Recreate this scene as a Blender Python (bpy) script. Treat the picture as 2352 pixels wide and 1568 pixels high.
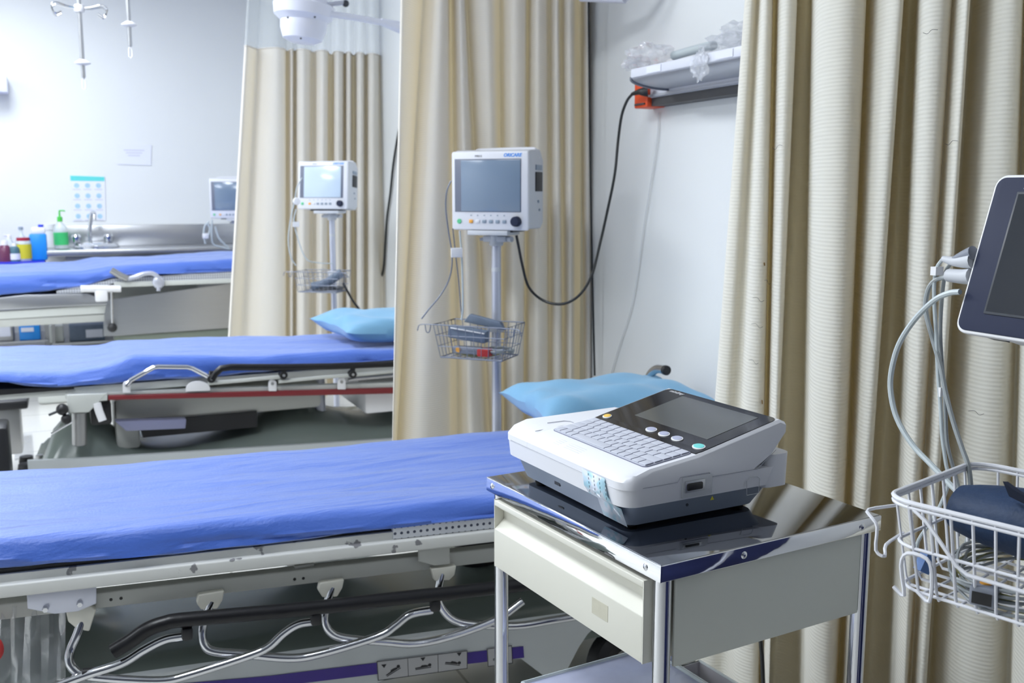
import bpy, bmesh, math, random
import numpy as np
from math import sin, cos, tan, atan, atan2, radians, pi, sqrt
from mathutils import Vector, Matrix
random.seed(4)
for o in list(bpy.data.objects):
    bpy.data.objects.remove(o, do_unlink=True)
SC = bpy.context.scene
COL = SC.collection
# ------------------------------------------------------------------ camera
FPX, CAMH = 2300.0, 1.25
PITCH, YAW = atan(344 / FPX), radians(24)
fw0 = np.array([sin(YAW), cos(YAW), 0.0]); RT = np.array([cos(YAW), -sin(YAW), 0.0]); ZZ = np.array([0, 0, 1.0])
FW = fw0 * cos(PITCH) - ZZ * sin(PITCH); UP = fw0 * sin(PITCH) + ZZ * cos(PITCH)
O = np.array([0, 0, CAMH])
cam = bpy.data.cameras.new('camera'); camo = bpy.data.objects.new('camera', cam); COL.objects.link(camo)
cam.sensor_width = 36; cam.lens = 36 * FPX / 2352; cam.clip_start = 0.05
camo.matrix_world = Matrix(((RT[0], UP[0], -FW[0], 0), (RT[1], UP[1], -FW[1], 0), (RT[2], UP[2], -FW[2], CAMH), (0, 0, 0, 1)))
cam.dof.use_dof = True; cam.dof.focus_distance = 1.32; cam.dof.aperture_fstop = 9.5
SC.camera = camo
vs = SC.view_settings
vs.view_transform = 'Standard'; vs.look = 'None'; vs.gamma = 1; vs.exposure = 0.26; vs.use_curve_mapping = False
w = bpy.data.worlds.new('world'); SC.world = w; w.use_nodes = True
w.node_tree.nodes['Background'].inputs[0].default_value = (0.8, 0.88, 1, 1); w.node_tree.nodes['Background'].inputs[1].default_value = 0.4
ROOM_H, WX, WY, LX, FY = 2.8, 1.64, 7.8, -3.4, -1.9
LAMPS = [(-0.55, 1.5, 25), (-0.55, 3.9, 40), (-0.45, 6.3, 27), (-2.4, 2.6, 24), (-2.4, 5.6, 25)]
for lx, ly, e in LAMPS:                                             # the ceiling panels' light (their fittings are built below)
    L = bpy.data.lights.new('panel_light', 'AREA'); L.shape = 'RECTANGLE'; L.size = 0.55; L.size_y = 1.1
    L.energy = e; L.color = (0.89, 0.945, 1.0)
    lo = bpy.data.objects.new('panel_light', L); COL.objects.link(lo); lo.location = (lx, ly, ROOM_H - 0.06)

# ------------------------------------------------------------------ pixel of the photo -> point on a real plane of the room
def ray(x, y): return FW * FPX + RT * (x - 1176) + UP * (784 - y)
def on_z(x, y, z): d = ray(x, y); return O + d * ((z - CAMH) / d[2])
def on_y(x, y, Y): d = ray(x, y); return O + d * (Y / d[1])
def on_x(x, y, X): d = ray(x, y); return O + d * (X / d[0])
def on_line(x, y, p0, p1):
    d = ray(x, y); n = np.array([-(p1[1] - p0[1]), p1[0] - p0[0], 0.0])
    return O + d * (((np.array([p0[0], p0[1], 0]) - O) @ n) / (d @ n))

# ------------------------------------------------------------------ materials
def mat(name, col, rough=0.5, metal=0.0, spec=0.5, var=0.0, vscale=8, bump=0.0, bscale=60, trans=0.0, alpha=1.0, coat=0.0, sheen=0.0, stretch=(1, 1, 1), emit=0.0):
    m = bpy.data.materials.new(name); m.use_nodes = True; nt = m.node_tree; b = nt.nodes['Principled BSDF']
    b.inputs['Base Color'].default_value = (*col, 1); b.inputs['Roughness'].default_value = rough
    b.inputs['Metallic'].default_value = metal; b.inputs['Specular IOR Level'].default_value = spec
    b.inputs['Transmission Weight'].default_value = trans; b.inputs['Alpha'].default_value = alpha
    b.inputs['Coat Weight'].default_value = coat; b.inputs['Sheen Weight'].default_value = sheen
    if emit: b.inputs['Emission Color'].default_value = (*col, 1); b.inputs['Emission Strength'].default_value = emit
    tc = nt.nodes.new('ShaderNodeTexCoord'); mp = nt.nodes.new('ShaderNodeMapping'); mp.inputs['Scale'].default_value = stretch
    nt.links.new(tc.outputs['Object'], mp.inputs['Vector'])
    n = nt.nodes.new('ShaderNodeTexNoise'); n.inputs['Scale'].default_value = vscale; n.inputs['Detail'].default_value = 4
    nt.links.new(mp.outputs['Vector'], n.inputs['Vector'])
    mx = nt.nodes.new('ShaderNodeMix'); mx.data_type = 'RGBA'
    v = max(var, 0.012)
    mx.inputs['A'].default_value = (*[max(0, c * (1 - v)) for c in col], 1); mx.inputs['B'].default_value = (*[min(1, c * (1 + v)) for c in col], 1)
    nt.links.new(n.outputs['Fac'], mx.inputs['Factor']); nt.links.new(mx.outputs['Result'], b.inputs['Base Color'])
    if bump:
        n2 = nt.nodes.new('ShaderNodeTexNoise'); n2.inputs['Scale'].default_value = bscale; n2.inputs['Detail'].default_value = 3
        nt.links.new(mp.outputs['Vector'], n2.inputs['Vector'])
        bp = nt.nodes.new('ShaderNodeBump'); bp.inputs['Strength'].default_value = bump; bp.inputs['Distance'].default_value = 0.01
        nt.links.new(n2.outputs['Fac'], bp.inputs['Height']); nt.links.new(bp.outputs['Normal'], b.inputs['Normal'])
    return m
def curtain_mat(name, col, tcol, weave=900, mesh_alpha=None):
    m = bpy.data.materials.new(name); m.use_nodes = True; nt = m.node_tree; N = nt.nodes; Lk = nt.links
    for x in list(N): N.remove(x)
    out = N.new('ShaderNodeOutputMaterial'); d = N.new('ShaderNodeBsdfDiffuse'); t = N.new('ShaderNodeBsdfTranslucent'); mx = N.new('ShaderNodeMixShader')
    mx.inputs[0].default_value = 0.19
    d.inputs[0].default_value = (*col, 1); t.inputs[0].default_value = (*tcol, 1)
    Lk.new(d.outputs[0], mx.inputs[1]); Lk.new(t.outputs[0], mx.inputs[2])
    tc = N.new('ShaderNodeTexCoord'); mp = N.new('ShaderNodeMapping'); mp.inputs['Scale'].default_value = (0.3, 0.3, 1)
    Lk.new(tc.outputs['Object'], mp.inputs[0])
    wv = N.new('ShaderNodeTexWave'); wv.bands_direction = 'Z'; wv.inputs['Scale'].default_value = weave / 20; wv.inputs['Distortion'].default_value = 1.2; wv.inputs['Detail'].default_value = 1
    Lk.new(mp.outputs[0], wv.inputs['Vector'])
    bp = N.new('ShaderNodeBump'); bp.inputs['Strength'].default_value = 0.22; bp.inputs['Distance'].default_value = 0.002
    Lk.new(wv.outputs['Fac'], bp.inputs['Height']); Lk.new(bp.outputs[0], d.inputs['Normal'])
    nz = N.new('ShaderNodeTexNoise'); nz.inputs['Scale'].default_value = 3.0; Lk.new(tc.outputs['Object'], nz.inputs['Vector'])
    cm = N.new('ShaderNodeMix'); cm.data_type = 'RGBA'; cm.inputs['A'].default_value = (*[c * .97 for c in col], 1); cm.inputs['B'].default_value = (*[min(1, c * 1.03) for c in col], 1)
    Lk.new(nz.outputs['Fac'], cm.inputs['Factor']); Lk.new(cm.outputs['Result'], d.inputs[0])
    last = mx.outputs[0]
    if mesh_alpha is not None:
        tr = N.new('ShaderNodeBsdfTransparent'); m2 = N.new('ShaderNodeMixShader'); m2.inputs[0].default_value = mesh_alpha
        Lk.new(tr.outputs[0], m2.inputs[1]); Lk.new(last, m2.inputs[2]); last = m2.outputs[0]
    Lk.new(last, out.inputs[0]); return m
def tile_mat(name, col, grout, size, rough):
    m = mat(name, col, rough, var=0.03, vscale=3); nt = m.node_tree; b = nt.nodes['Principled BSDF']
    br = nt.nodes.new('ShaderNodeTexBrick'); br.offset = 0; br.inputs['Scale'].default_value = 1
    br.inputs['Brick Width'].default_value = size; br.inputs['Row Height'].default_value = size; br.inputs['Mortar Size'].default_value = 0.004
    br.inputs['Color1'].default_value = (*col, 1); br.inputs['Color2'].default_value = (*[c * .97 for c in col], 1); br.inputs['Mortar'].default_value = (*grout, 1)
    tc = nt.nodes['Texture Coordinate']; nt.links.new(tc.outputs['Object'], br.inputs['Vector']); nt.links.new(br.outputs['Color'], b.inputs['Base Color']); return m
def dots_mat(name, col, dot, pitch, r):
    m = mat(name, col, 0.4, metal=0.1); nt = m.node_tree; N = nt.nodes; b = N['Principled BSDF']; tc = N['Texture Coordinate']
    sp = N.new('ShaderNodeSeparateXYZ'); nt.links.new(tc.outputs['Object'], sp.inputs[0]); outs = []
    for ax in ('X', 'Z'):
        a = N.new('ShaderNodeMath'); a.operation = 'PINGPONG'; a.inputs[1].default_value = pitch / 2; nt.links.new(sp.outputs[ax], a.inputs[0])
        q = N.new('ShaderNodeMath'); q.operation = 'POWER'; q.inputs[1].default_value = 2; nt.links.new(a.outputs[0], q.inputs[0]); outs.append(q)
    s = N.new('ShaderNodeMath'); s.operation = 'ADD'; nt.links.new(outs[0].outputs[0], s.inputs[0]); nt.links.new(outs[1].outputs[0], s.inputs[1])
    l = N.new('ShaderNodeMath'); l.operation = 'LESS_THAN'; l.inputs[1].default_value = r * r; nt.links.new(s.outputs[0], l.inputs[0])
    mx = N.new('ShaderNodeMix'); mx.data_type = 'RGBA'; mx.inputs['A'].default_value = (*col, 1); mx.inputs['B'].default_value = (*dot, 1)
    nt.links.new(l.outputs[0], mx.inputs['Factor']); nt.links.new(mx.outputs['Result'], b.inputs['Base Color']); return m
def chipped_mat(name, col, chip, rough=0.4, scale=22, thr=0.66):
    m = mat(name, col, rough); nt = m.node_tree; N = nt.nodes; b = N['Principled BSDF']; tc = N['Texture Coordinate']
    n = N.new('ShaderNodeTexNoise'); n.inputs['Scale'].default_value = scale; n.inputs['Detail'].default_value = 6; nt.links.new(tc.outputs['Object'], n.inputs['Vector'])
    r = N.new('ShaderNodeValToRGB'); r.color_ramp.elements[0].position = thr; r.color_ramp.elements[0].color = (*col, 1); r.color_ramp.elements[1].position = thr + .02; r.color_ramp.elements[1].color = (*chip, 1)
    nt.links.new(n.outputs['Fac'], r.inputs[0]); nt.links.new(r.outputs[0], b.inputs['Base Color']); return m

M = dict(
    wall_dark=mat('wall_darkened', (.10, .11, .14), .6),
    wall=mat('wall_paint', (.80, .82, .83), .55, var=.015, vscale=2, bump=.03, bscale=90),
    ceil=mat('ceiling_paint', (.85, .86, .87), .8),
    floor=tile_mat('floor_tile', (.74, .73, .69), (.42, .41, .38), .44, .22),
    chrome=mat('chrome', (.66, .67, .70), .10, 1.0, bump=.012, bscale=30),
    chrome_band=mat('chrome_band', (.80, .81, .84), .05, 1.0, bump=.10, bscale=9),
    steel_top=mat('polished_steel_top', (.30, .31, .34), .06, 1.0, bump=.012, bscale=5),
    steel=mat('brushed_steel', (.52, .53, .55), .32, 1.0, var=.05, vscale=5, stretch=(1, 1, 30)),
    steel_dull=mat('dull_steel', (.40, .40, .40), .42, .9, var=.06),
    cream=mat('cream_enamel', (.74, .73, .65), .38, var=.02, bump=.03, bscale=40),
    cream_side=mat('cream_side_enamel', (.76, .78, .70), .42, var=.025, bump=.03, bscale=40),
    tag=mat('yellowed_label', (.55, .53, .43), .6, var=.12, vscale=60),
    ecg_white=mat('white_abs', (.80, .81, .86), .38, bump=.01, bscale=400),
    ecg_grey=mat('bluegrey_abs', (.26, .31, .40), .42, bump=.01, bscale=400),
    seam=mat('seam_line', (.35, .36, .42), .6),
    glossblack=mat('gloss_black_panel', (.018, .018, .021), .07, spec=.6),
    screen=mat('lcd_off', (.10, .105, .105), .10, spec=.6),
    keybase=mat('key_tray', (.20, .21, .29), .5),
    key=mat('key_cap', (.56, .58, .66), .42),
    yellow=mat('yellow_button', (.85, .55, .10), .4), cyan=mat('cyan_button', (.18, .68, .66), .4),
    lilac=mat('lilac_button', (.42, .44, .58), .35), whitep=mat('white_plastic', (.82, .82, .84), .4),
    black=mat('black_rubber', (.012, .012, .014), .45), blackgloss=mat('black_tube', (.010, .010, .012), .34, spec=.35, bump=.06, bscale=60),
    dark=mat('dark_plastic', (.035, .04, .05), .4),
    sheet=None,
    pillow=mat('pillow_cloth', (.17, .38, .58), .85, var=.05, vscale=6, bump=.12, bscale=240, sheen=.25),
    frame=chipped_mat('chipped_white_enamel', (.66, .67, .65), (.22, .22, .23)),
    frame_plain=mat('white_enamel', (.62, .64, .61), .42, var=.03),
    beam=mat('grey_white_enamel', (.50, .51, .48), .45, var=.03),
    perf=dots_mat('perforated_metal', (.66, .68, .72), (.05, .06, .10), .014, .0032),
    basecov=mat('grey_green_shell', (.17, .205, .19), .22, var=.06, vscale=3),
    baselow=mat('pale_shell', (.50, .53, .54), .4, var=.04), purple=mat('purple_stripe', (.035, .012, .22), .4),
    pict=mat('label_silver', (.42, .42, .43), .5, var=.04), ink=mat('black_ink', (.012, .012, .015), .6),
    plastic_bag=mat('clear_film', (.84, .86, .92), .08, trans=.5, alpha=.38, spec=.7, bump=.6, bscale=22),
    navy_block=mat('navy_block', (.010, .016, .085), .7),
    red=mat('red_enamel', (.20, .02, .025), .4), orange=mat('orange_outlet', (.80, .085, .02), .45),
    mon_white=mat('monitor_white', (.76, .77, .82), .4), mon_grey=mat('monitor_grey', (.58, .60, .64), .45),
    mon_bez=mat('screen_surround', (.16, .18, .24), .3), mon_scr=mat('monitor_screen', (.19, .26, .36), .13, spec=.8),
    mon_scr2=mat('reflection_tinted_screen', (.58, .70, .84), .16, spec=1.0),  # pale base colour stands in for the bright reflection on this screen
    btn_grey=mat('grey_button', (.26, .32, .40), .4), btn_or=mat('orange_button', (.9, .42, .06), .4), btn_gr=mat('green_button', (.12, .60, .28), .4),
    blue_ink=mat('blue_ink', (.08, .30, .80), .5),
    navy=mat('navy_bezel', (.022, .028, .060), .5, spec=.2), darkscr=mat('dark_screen', (.018, .022, .030), .2, spec=.25),
    pole=mat('grey_pole', (.55, .57, .66), .28, .35), wire=mat('white_wire', (.80, .81, .86), .35), wireg=mat('grey_wire', (.22, .24, .30), .35, .5),
    cable_g=mat('grey_cable', (.34, .37, .38), .35), cable_w=mat('pale_cable', (.52, .58, .60), .3), cable_k=mat('black_cable', (.012, .014, .016), .4),
    cable_y=mat('olive_cable', (.24, .24, .10), .4),
    cuff=mat('navy_cuff', (.008, .030, .085), .62, var=.25, vscale=30, bump=.15, bscale=120), cuff_in=mat('cuff_lining', (.004, .009, .028), .7),
    conn=mat('grey_connector', (.23, .25, .30), .45), traym=mat('lilac_tray', (.22, .23, .36), .4),
    slate=mat('slate_pack', (.13, .17, .24), .5, var=.2, vscale=30), redp=mat('red_pack', (.50, .03, .03), .5),
    shelf=mat('lilac_grey_alu', (.52, .54, .60), .35, .35, var=.03, stretch=(1, 1, 20)), shelf_lip=mat('white_lip', (.74, .76, .84), .35), darkstrip=mat('dark_strip', (.06, .06, .065), .5),
    teal=mat('teal_header', (.12, .68, .66), .6), paper=mat('paper', (.80, .82, .92), .7), icon=mat('pale_blue_icon', (.40, .62, .80), .7, var=.3, vscale=160), faint=mat('faint_print', (.62, .62, .72), .7),
    bluebox=mat('blue_bottle', (.015, .27, .78), .35), bluecap=mat('blue_cap', (.02, .05, .60), .4), greenl=mat('green_label', (.05, .52, .16), .4), greenc=mat('green_pump', (.08, .55, .08), .4),
    clearp=mat('clear_plastic', (.78, .86, .88), .15, alpha=.55, spec=.6), yell=mat('yellow_label', (.62, .56, .03), .5), lidred=mat('red_lid', (.35, .01, .04), .4),
    tealdark=mat('teal_glass', (.06, .15, .20), .3), plum=mat('plum_glass', (.14, .03, .08), .3), tray=mat('blue_tray', (.02, .03, .60), .35),
    boxlid=mat('translucent_box', (.46, .49, .66), .22, var=.25, vscale=14, alpha=.93), bin_white=mat('frosted_box', (.72, .70, .76), .3, alpha=.8),
    darkgreen=mat('grey_green_skirt', (.20, .23, .19), .5), lampw=mat('lamp_white', (.72, .74, .84), .35),
    glow=mat('lamp_diffuser', (.93, .97, 1.0), .6, emit=4.5), tear=mat('brown_tear', (.22, .12, .03), .9), hair=mat('dark_thread', (.05, .045, .05), .8),
    tape=None, bluetie=mat('blue_clip', (.10, .20, .45), .5))
def sheet_material():
    m = mat('blue_sheet', (.044, .128, .54), .50, spec=.6, sheen=1.0, var=.06, vscale=5, bump=.10, bscale=160)
    nt = m.node_tree; N = nt.nodes; b = N['Principled BSDF']; tc = N['Texture Coordinate']
    b.inputs['Sheen Tint'].default_value = (.6, .7, 1, 1)
    mp = N.new('ShaderNodeMapping'); mp.inputs['Scale'].default_value = (1.4, 9, 3); mp.inputs['Rotation'].default_value = (0, 0, radians(14)); nt.links.new(tc.outputs['Object'], mp.inputs[0])
    n = N.new('ShaderNodeTexNoise'); n.inputs['Scale'].default_value = 2.2; n.inputs['Detail'].default_value = 5; n.inputs['Distortion'].default_value = .8; nt.links.new(mp.outputs[0], n.inputs['Vector'])
    bp = N.new('ShaderNodeBump'); bp.inputs['Strength'].default_value = .35; bp.inputs['Distance'].default_value = .03
    nt.links.new(n.outputs['Fac'], bp.inputs['Height'])
    old = b.inputs['Normal'].links[0].from_node; nt.links.new(bp.outputs[0], old.inputs['Normal']); return m
M['sheet'] = sheet_material()
def tape_material():
    m = mat('printed_tape', (.66, .74, .82), .3); nt = m.node_tree; N = nt.nodes; b = N['Principled BSDF']; tc = N['Texture Coordinate']
    n = N.new('ShaderNodeTexNoise'); n.inputs['Scale'].default_value = 70; n.inputs['Detail'].default_value = 1; nt.links.new(tc.outputs['Object'], n.inputs['Vector'])
    r = N.new('ShaderNodeValToRGB'); r.color_ramp.elements[0].position = .42; r.color_ramp.elements[0].color = (.38, .62, .74, 1); r.color_ramp.elements[1].position = .56; r.color_ramp.elements[1].color = (.66, .72, .82, 1)
    nt.links.new(n.outputs['Fac'], r.inputs[0]); nt.links.new(r.outputs[0], b.inputs['Base Color']); return m
M['tape'] = tape_material()
M['fab1'] = curtain_mat('cream_curtain', (.85, .83, .79), (.96, .78, .45))
M['fab3'] = curtain_mat('cream_curtain_coarse', (.79, .79, .735), (1.0, .76, .36), weave=900)
M['net'] = curtain_mat('white_net', (.80, .84, .84), (.8, .84, .84), mesh_alpha=.42)

# ------------------------------------------------------------------ object helpers
MW = {}
def thing(name, label, cat, loc=(0, 0, 0), rz=0.0, group=None, tilt=None):
    o = bpy.data.objects.new(name, None); COL.objects.link(o); o.empty_display_size = .05
    o.location = loc; o.rotation_euler = (0, 0, rz); o['label'] = label; o['category'] = cat
    if group: o['group'] = group
    MW[o.name] = Matrix.Translation(Vector(loc)) @ Matrix.Rotation(rz, 4, 'Z')
    return o
def tag(o, label, cat, group=None, kind=None):
    o['label'] = label
    if cat: o['category'] = cat
    if group: o['group'] = group
    if kind: o['kind'] = kind
    return o
def catmull(pts, k=6, closed=False):
    P = [Vector(p) for p in pts]; n = len(P); out = []
    if n < 3: return P
    rng = range(n) if closed else range(n - 1)
    for i in rng:
        p0 = P[(i - 1) % n] if (closed or i > 0) else P[0] * 2 - P[1]
        p1 = P[i]; p2 = P[(i + 1) % n]
        p3 = P[(i + 2) % n] if (closed or i + 2 < n) else P[-1] * 2 - P[-2]
        for j in range(k):
            t = j / k
            out.append(.5 * ((2 * p1) + (p2 - p0) * t + (2 * p0 - 5 * p1 + 4 * p2 - p3) * t * t + (3 * p1 - p0 - 3 * p2 + p3) * t ** 3))
    if not closed: out.append(P[-1])
    return out
class MB:
    def __init__(s): s.bm = bmesh.new(); s.smooth = False
    def box(s, c, size, rot=None, bev=0.0, seg=2, mi=0):
        g = bmesh.new(); bmesh.ops.create_cube(g, size=1)
        for v in g.verts: v.co = Vector((v.co.x * size[0], v.co.y * size[1], v.co.z * size[2]))
        if bev: bmesh.ops.bevel(g, geom=list(g.edges), offset=bev, segments=seg, profile=.5, affect='EDGES')
        m = Matrix.Translation(Vector(c)) @ (rot.to_4x4() if rot is not None else Matrix())
        s._merge(g, m, mi); return s
    def _merge(s, g, m, mi=0):
        vm = {}
        for v in g.verts: vm[v] = s.bm.verts.new(m @ v.co)
        for f in g.faces:
            nf = s.bm.faces.new([vm[v] for v in f.verts]); nf.material_index = mi; nf.smooth = s.smooth
        g.free()
    def b2(s, a, b, bev=0.0, mi=0):
        a = Vector(a); b = Vector(b); d = b - a
        return s.box((a + b) / 2, (abs(d.x), abs(d.y), abs(d.z)), None, bev, 2, mi)
    def tube(s, pts, r, n=8, sm=0, closed=False, caps=True, rx=None):
        P = [Vector(p) for p in pts]
        if sm: P = catmull(P, sm, closed)
        m = len(P); rad = r if isinstance(r, (list, tuple)) else None
        up = Vector((0, 0, 1)); rings = []; prev = None
        for i in range(m):
            a = P[(i - 1) % m] if (closed or i > 0) else P[i]; b = P[(i + 1) % m] if (closed or i < m - 1) else P[i]
            t = (b - a); t = t.normalized() if t.length > 1e-9 else Vector((0, 0, 1))
            if prev is None:
                u = t.cross(up); u = u.normalized() if u.length > 1e-3 else t.cross(Vector((1, 0, 0))).normalized()
            else:
                u = prev - t * prev.dot(t); u = u.normalized() if u.length > 1e-6 else t.cross(up).normalized()
            prev = u; v = t.cross(u)
            rr = r if rad is None else rad[0] + (rad[1] - rad[0]) * i / (m - 1)
            rings.append([s.bm.verts.new(P[i] + (u * cos(2 * pi * k / n) * (rx or 1) + v * sin(2 * pi * k / n)) * rr) for k in range(n)])
        for i in range(m if closed else m - 1):
            A = rings[i]; B = rings[(i + 1) % m]
            for k in range(n):
                f = s.bm.faces.new((A[k], A[(k + 1) % n], B[(k + 1) % n], B[k])); f.smooth = True
        if caps and not closed:
            for g, rev in ((rings[0], True), (rings[-1], False)):
                s.bm.faces.new(list(reversed(g)) if rev else g)
        return s
    def lathe(s, c, prof, n=24, axis=(0, 0, 1), smooth=True):
        q = Vector((0, 0, 1)).rotation_difference(Vector(axis).normalized()).to_matrix(); c = Vector(c); rings = []
        for r, z in prof:
            if r <= 1e-6: rings.append([s.bm.verts.new(c + q @ Vector((0, 0, z)))])
            else: rings.append([s.bm.verts.new(c + q @ Vector((r * cos(2 * pi * k / n), r * sin(2 * pi * k / n), z))) for k in range(n)])
        for A, B in zip(rings, rings[1:]):
            for k in range(n):
                if len(A) == 1 and len(B) == 1: continue
                if len(A) == 1: f = s.bm.faces.new((A[0], B[(k + 1) % n], B[k]))
                elif len(B) == 1: f = s.bm.faces.new((A[k], A[(k + 1) % n], B[0]))
                else: f = s.bm.faces.new((A[k], A[(k + 1) % n], B[(k + 1) % n], B[k]))
                f.smooth = smooth
        return s
    def cyl(s, a, b, r, n=20, r2=None):
        a = Vector(a); b = Vector(b); L = (b - a).length; r2 = r if r2 is None else r2
        e = min(r, L) * .12
        return s.lathe(a, [(0, 0), (r - e, 0), (r, e), (r2, L - e), (r2 - e, L), (0, L)], n, b - a)
    def prism(s, pts, d, mi=0, bev=0.0):
        """outline of 3-D points pushed along vector d"""
        g = bmesh.new(); A = [g.verts.new(Vector(p)) for p in pts]; B = [g.verts.new(Vector(p) + Vector(d)) for p in pts]; n = len(A)
        g.faces.new(A); g.faces.new(list(reversed(B)))
        for i in range(n): g.faces.new((A[i], B[i], B[(i + 1) % n], A[(i + 1) % n]))
        bmesh.ops.recalc_face_normals(g, faces=g.faces)
        if bev: bmesh.ops.bevel(g, geom=list(g.edges), offset=bev, segments=3, profile=.5, affect='EDGES', clamp_overlap=True)
        s._merge(g, Matrix(), mi); return s
    def sphere(s, c, r, sc=(1, 1, 1), n=16):
        g = bmesh.new(); bmesh.ops.create_uvsphere(g, u_segments=n, v_segments=n // 2 + 2, radius=r)
        k = s.smooth; s.smooth = True; s._merge(g, Matrix.Translation(Vector(c)) @ Matrix.Diagonal((*sc, 1))); s.smooth = k; return s
    def build(s, name, m, parent=None, world=False, smooth=None, mods=None, auto=True):
        bmesh.ops.recalc_face_normals(s.bm, faces=s.bm.faces) if not getattr(s, 'nofix', False) else None
        me = bpy.data.meshes.new(name); s.bm.to_mesh(me); s.bm.free()
        root = parent
        while root is not None and root.parent is not None: root = root.parent
        if world and root is not None and root.name in MW: me.transform(MW[root.name].inverted())
        for x in (m if isinstance(m, (list, tuple)) else [m]): me.materials.append(M[x] if isinstance(x, str) else x)
        o = bpy.data.objects.new(name, me); COL.objects.link(o)
        if parent is not None: o.parent = parent
        if auto:
            me.polygons.foreach_set('use_smooth', [True] * len(me.polygons)); 
            try: me.set_sharp_from_angle(angle=radians(38))
            except Exception: pass
        return o
def struct(o): o['kind'] = 'structure'; return o
def text(body, size, m, parent, mtx, name='lettering', ext=.0003, sx=1.0, shear=0.0, font_off=0.0):
    c = bpy.data.curves.new(name, 'FONT'); c.body = body; c.size = size; c.extrude = ext; c.align_x = 'LEFT'; c.shear = shear; c.offset = font_off
    c.materials.append(M[m]); o = bpy.data.objects.new(name, c); COL.objects.link(o); o.parent = parent
    bpy.context.view_layer.update(); me = bpy.data.meshes.new_from_object(o); me.name = name
    bpy.data.objects.remove(o); me.materials.clear(); me.materials.append(M[m]); me.transform(mtx)
    o = bpy.data.objects.new(name, me); COL.objects.link(o); o.parent = parent; return o
def frame_mtx(o, x, z):
    """local axes: x = reading direction, z = out of the surface"""
    x = Vector(x).normalized(); z = Vector(z).normalized(); y = z.cross(x)
    return Matrix(((x.x, y.x, z.x, o[0]), (x.y, y.y, z.y, o[1]), (x.z, y.z, z.z, o[2]), (0, 0, 0, 1)))
def copy_tree(o, parent=None):
    c = o.copy(); COL.objects.link(c); c.parent = parent
    for ch in list(o.children): copy_tree(ch, c)
    return c

# ================================================================== the room
struct(MB().b2((LX, FY, -.1), (WX + .2, WY + .2, 0)).build('floor', 'floor'))
struct(MB().b2((LX - .1, FY - .1, ROOM_H), (WX + .2, WY + .2, ROOM_H + .1)).build('ceiling', 'ceil'))
struct(MB().b2((WX, FY, 0), (WX + .2, WY + .2, ROOM_H)).build('wall_right', 'wall'))
struct(MB().b2((LX, WY, 0), (WX, WY + .2, ROOM_H)).build('wall_back', 'wall'))
struct(MB().b2((LX - .1, FY, 0), (LX, WY + .2, ROOM_H)).build('wall_left', 'wall'))
struct(MB().b2((LX, FY - .1, 0), (WX, FY, ROOM_H)).build('wall_front', 'wall_dark'))  # unseen wall, coloured dark so the chrome has something dark to mirror
struct(MB().b2((LX, WY - .012, 0), (WX, WY, .09)).build('baseboard_back', 'ceil'))
for i, (lx, ly, e) in enumerate(LAMPS):
    t = thing('ceiling_light', 'recessed rectangular ceiling light panel with white frame, one of the row overhead', 'ceiling light', (lx, ly, ROOM_H - .05), group='ceiling light panels')
    f = MB()
    for a, b in (((-.32, -.62), (-.28, .62)), ((.28, -.62), (.32, .62)), ((-.28, -.62), (.28, -.58)), ((-.28, .58), (.28, .62))):
        f.b2((a[0], a[1], .0), (b[0], b[1], .05))
    f.build('frame', 'lampw', t); MB().b2((-.28, -.58, .022), (.28, .58, .049)).build('diffuser', 'glow', t)

# ================================================================== curtains
def curtain(name, label, p0, p1, knots, yt, yb, ztop, zbot, fab, net_z=None, k=5, rows=16, gv=1.5, gr=1.2):
    d = np.array([p1[0] - p0[0], p1[1] - p0[1], 0.0]); d /= np.linalg.norm(d); nrm = np.array([d[1], -d[0], 0.0])
    if nrm @ (O - np.array([*p0, 0])) < 0: nrm = -nrm
    L = []
    for xt, xb, n in knots:
        off = nrm * (n * (gr if n > 0 else gv)); a = (p0[0] + off[0], p0[1] + off[1]); b = (p1[0] + off[0], p1[1] + off[1])
        L.append((on_line(xt, yt, a, b), on_line(xb, yb, a, b)))
    t = thing(name, label, 'curtain', (p0[0], p0[1], 0))
    def rowpts(z):
        P = []
        for A, B in L:
            q = A + (B - A) * ((z - A[2]) / (B[2] - A[2])); P.append(Vector((q[0], q[1], z)))
        return catmull(P, k)
    def sheet(z0, z1, nr, nm, m):
        mb = MB(); mb.nofix = True; R = []
        for i in range(nr):
            R.append([mb.bm.verts.new(p) for p in rowpts(z0 + (z1 - z0) * i / (nr - 1))])
        for A, B in zip(R, R[1:]):
            for j in range(len(A) - 1): mb.bm.faces.new((A[j], A[j + 1], B[j + 1], B[j]))
        o = mb.build(nm, m, t, world=True, auto=False)
        for p in o.data.polygons: p.use_smooth = True
        return o
    if net_z is None: sheet(zbot, ztop, rows, 'cloth', fab)
    else: 
        sheet(zbot, net_z, rows, 'cloth', fab); sheet(net_z, ztop, 5, 'net', 'net')
        mb = MB()                                                        # seam where net and cloth meet
        mb.tube([p + Vector((0, 0, .0)) for p in rowpts(net_z)], .004, 5); mb.build('seam', fab, t, world=True)
    top = rowpts(ztop); tr = MB(); a = Vector((p0[0], p0[1], ztop + .008)); b = Vector((p1[0], p1[1], ztop + .008)); e = (b - a).normalized() * .25
    tr.tube([a - e * 2, b + e * .0], .012, 8); tr.build('track', 'lampw', t, world=True)
    return t
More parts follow.
